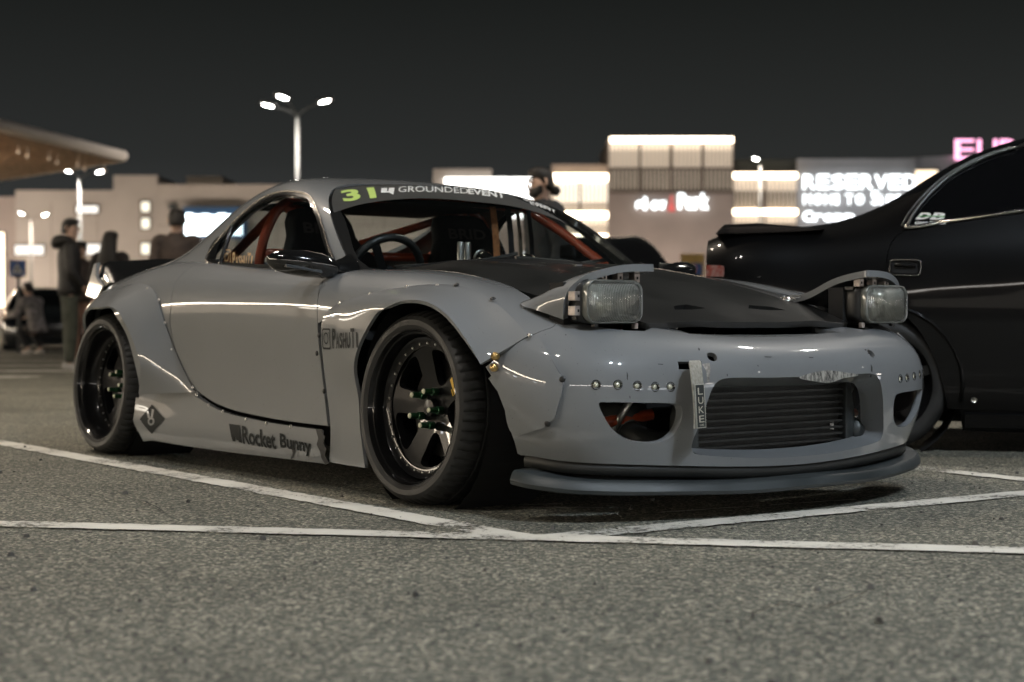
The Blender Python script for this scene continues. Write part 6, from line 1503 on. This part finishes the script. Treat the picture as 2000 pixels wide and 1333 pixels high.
    for s in (-1, 1):
        sh, e_, w_ = jn['arm', s]; s0 = (sh[0], sh[1]*.55, sh[2]+.005); P_ = sm([s0, sh, tuple((np.array(sh)+np.array(e_))/2), e_, tuple((np.array(w_)+np.array(e_))/2), w_], 4)
        n_ = len(P_); MB().tube(P_, [np.interp(i/(n_-1), (0, .12, .25, .6, .9, 1), (.07, .088, .082, .068, .055, .050))*(1+.05*math.sin(i*2.1)) for i in range(n_)], 14).build('sleeve', top, t, True)
    if hood:
        MB().tube(sm([(.06, -.06, nkz-.03), (-.04, -.12, nkz+.02), (-.13, -.06, nkz+.01), (-.145, 0, nkz-.02), (-.13, .06, nkz+.01), (-.04, .12, nkz+.02), (.06, .06, nkz-.03)], 5), [.035+.035*math.sin(math.pi*i/30) for i in range(31)], 12).build('hood', top, t, True)
    tv = [(0, 0, hipz+.06), (0, 0, hipz-.02)]; te = [(0, 1)]; tr = [(.145, .108), (.15, .115)]
    for s in (-1, 1):
        hp_, k_, a_ = jn['leg', s]; b = len(tv); md_ = tuple((np.array(hp_)+np.array(k_))/2); m2_ = tuple((np.array(a_)+np.array(k_))/2)
        tv += [hp_, md_, k_, m2_, (a_[0], a_[1], a_[2]+.015)]; te += [(1, b), (b, b+1), (b+1, b+2), (b+2, b+3), (b+3, b+4)]; tr += [.105, .092, .078, .070, .066]
    skin('trousers', tv, te, tr, trousers, t, root=0)
    for s in (-1, 1):
        a_ = jn['leg', s][2]; z0 = max(0, a_[2]-.085); r_ = []
        for x_, w, hh in ((-.075, .030, .06), (-.05, .042, .085), (.02, .045, .085), (.09, .048, .06), (.15, .045, .045), (.185, .025, .03)):
            r_.append([(a_[0]+x_, a_[1]-w, z0), (a_[0]+x_, a_[1]+w, z0), (a_[0]+x_, a_[1]+w*.9, z0+hh*.6), (a_[0]+x_, a_[1], z0+hh), (a_[0]+x_, a_[1]-w*.9, z0+hh*.6)])
        MB().loft(r_).build('shoe', shoes or mat('pale_shoe', (.38, .36, .33), .6, noise=.2), t, True, angle=50)
    return t
ST = (((0.02, .0, -.44), (.02, .01, -.44)),)*2
HANG = (((-.03, .06, -.27), (.06, .01, -.25)),)*2
JK = mat('dark_jacket', (.020, .018, .017), .6, noise=.5, nscale=9, bump=.5, bscale=16, bdist=.03)
JB = mat('brown_jacket', (.045, .030, .024), .7, noise=.4, nscale=9, bump=.4, bscale=14, bdist=.03)
JN = mat('navy_shirt', (.010, .012, .016), .75, noise=.4, nscale=9, bump=.4, bscale=14, bdist=.03)
OLV = mat('olive_trousers', (.050, .055, .040), .8, noise=.35, nscale=8, bump=.4, bscale=12, bdist=.03)
DKT = mat('dark_trousers', (.014, .014, .016), .8, noise=.3, nscale=8)
TANT = mat('tan_trousers', (.30, .17, .12), .8, noise=.25, nscale=8)
WHT_ = mat('pale_top', (.50, .46, .43), .8, noise=.25, nscale=8)
HAIR = mat('dark_hair', (.014, .011, .009), .5, noise=.5, nscale=40, bump=.6, bscale=90, bdist=.01)
def wx(px, Y): return (px-1000)/3064.26*Y
person('man in a dark hooded jacket and olive trousers standing left of the coupe', (wx(136, 19), 19, 0), R(20), 1.80, (((.0, .08, -.27), (.13, -.10, -.17)), ((.02, .08, -.27), (.14, -.10, -.16))), (((.02, .01, -.43), (-.03, .0, -.43)), ((.0, .03, -.44), (.0, .01, -.44))), JK, OLV, HAIR, turn=R(-25), hood=True)
person('woman with long dark hair in a dark coat seen from behind', (wx(216, 19.6), 19.6, 0), R(75), 1.68, HANG, ST, mat('dark_coat', (.022, .017, .015), .8, noise=.4, nscale=8, bump=.4, bscale=14, bdist=.03), DKT, HAIR, long_hair=True, coat=True)
person('man in a brown jacket seen from behind beside the ducktail', (wx(346, 16.6), 16.6, 0), R(95), 1.74, HANG, ST, JB, DKT, HAIR)
person('bearded man with dark tied-back hair and dark shirt behind the windscreen', (wx(1068, 12.5), 12.5, 0), R(205), 1.78, HANG, ST, JN, DKT, HAIR, turn=R(-6), beard=True, bun=True, lean=.06)
person('person in a pale top crouching beside the dark car on the left', (wx(74, 27), 27, 0), R(150), 1.66, (((.14, .05, -.22), (.20, .0, -.05)),)*2, (((.34, .06, .02), (-.26, .0, -.36)),)*2, mat('patterned_top', (.30, .27, .26), .8, noise=.7, nscale=12), DKT, HAIR, crouch=.46, lean=.35)
person('person in tan trousers standing behind the man in olive trousers', (wx(158, 22.5), 22.5, 0), R(-60), 1.70, HANG, ST, JB, TANT, HAIR)
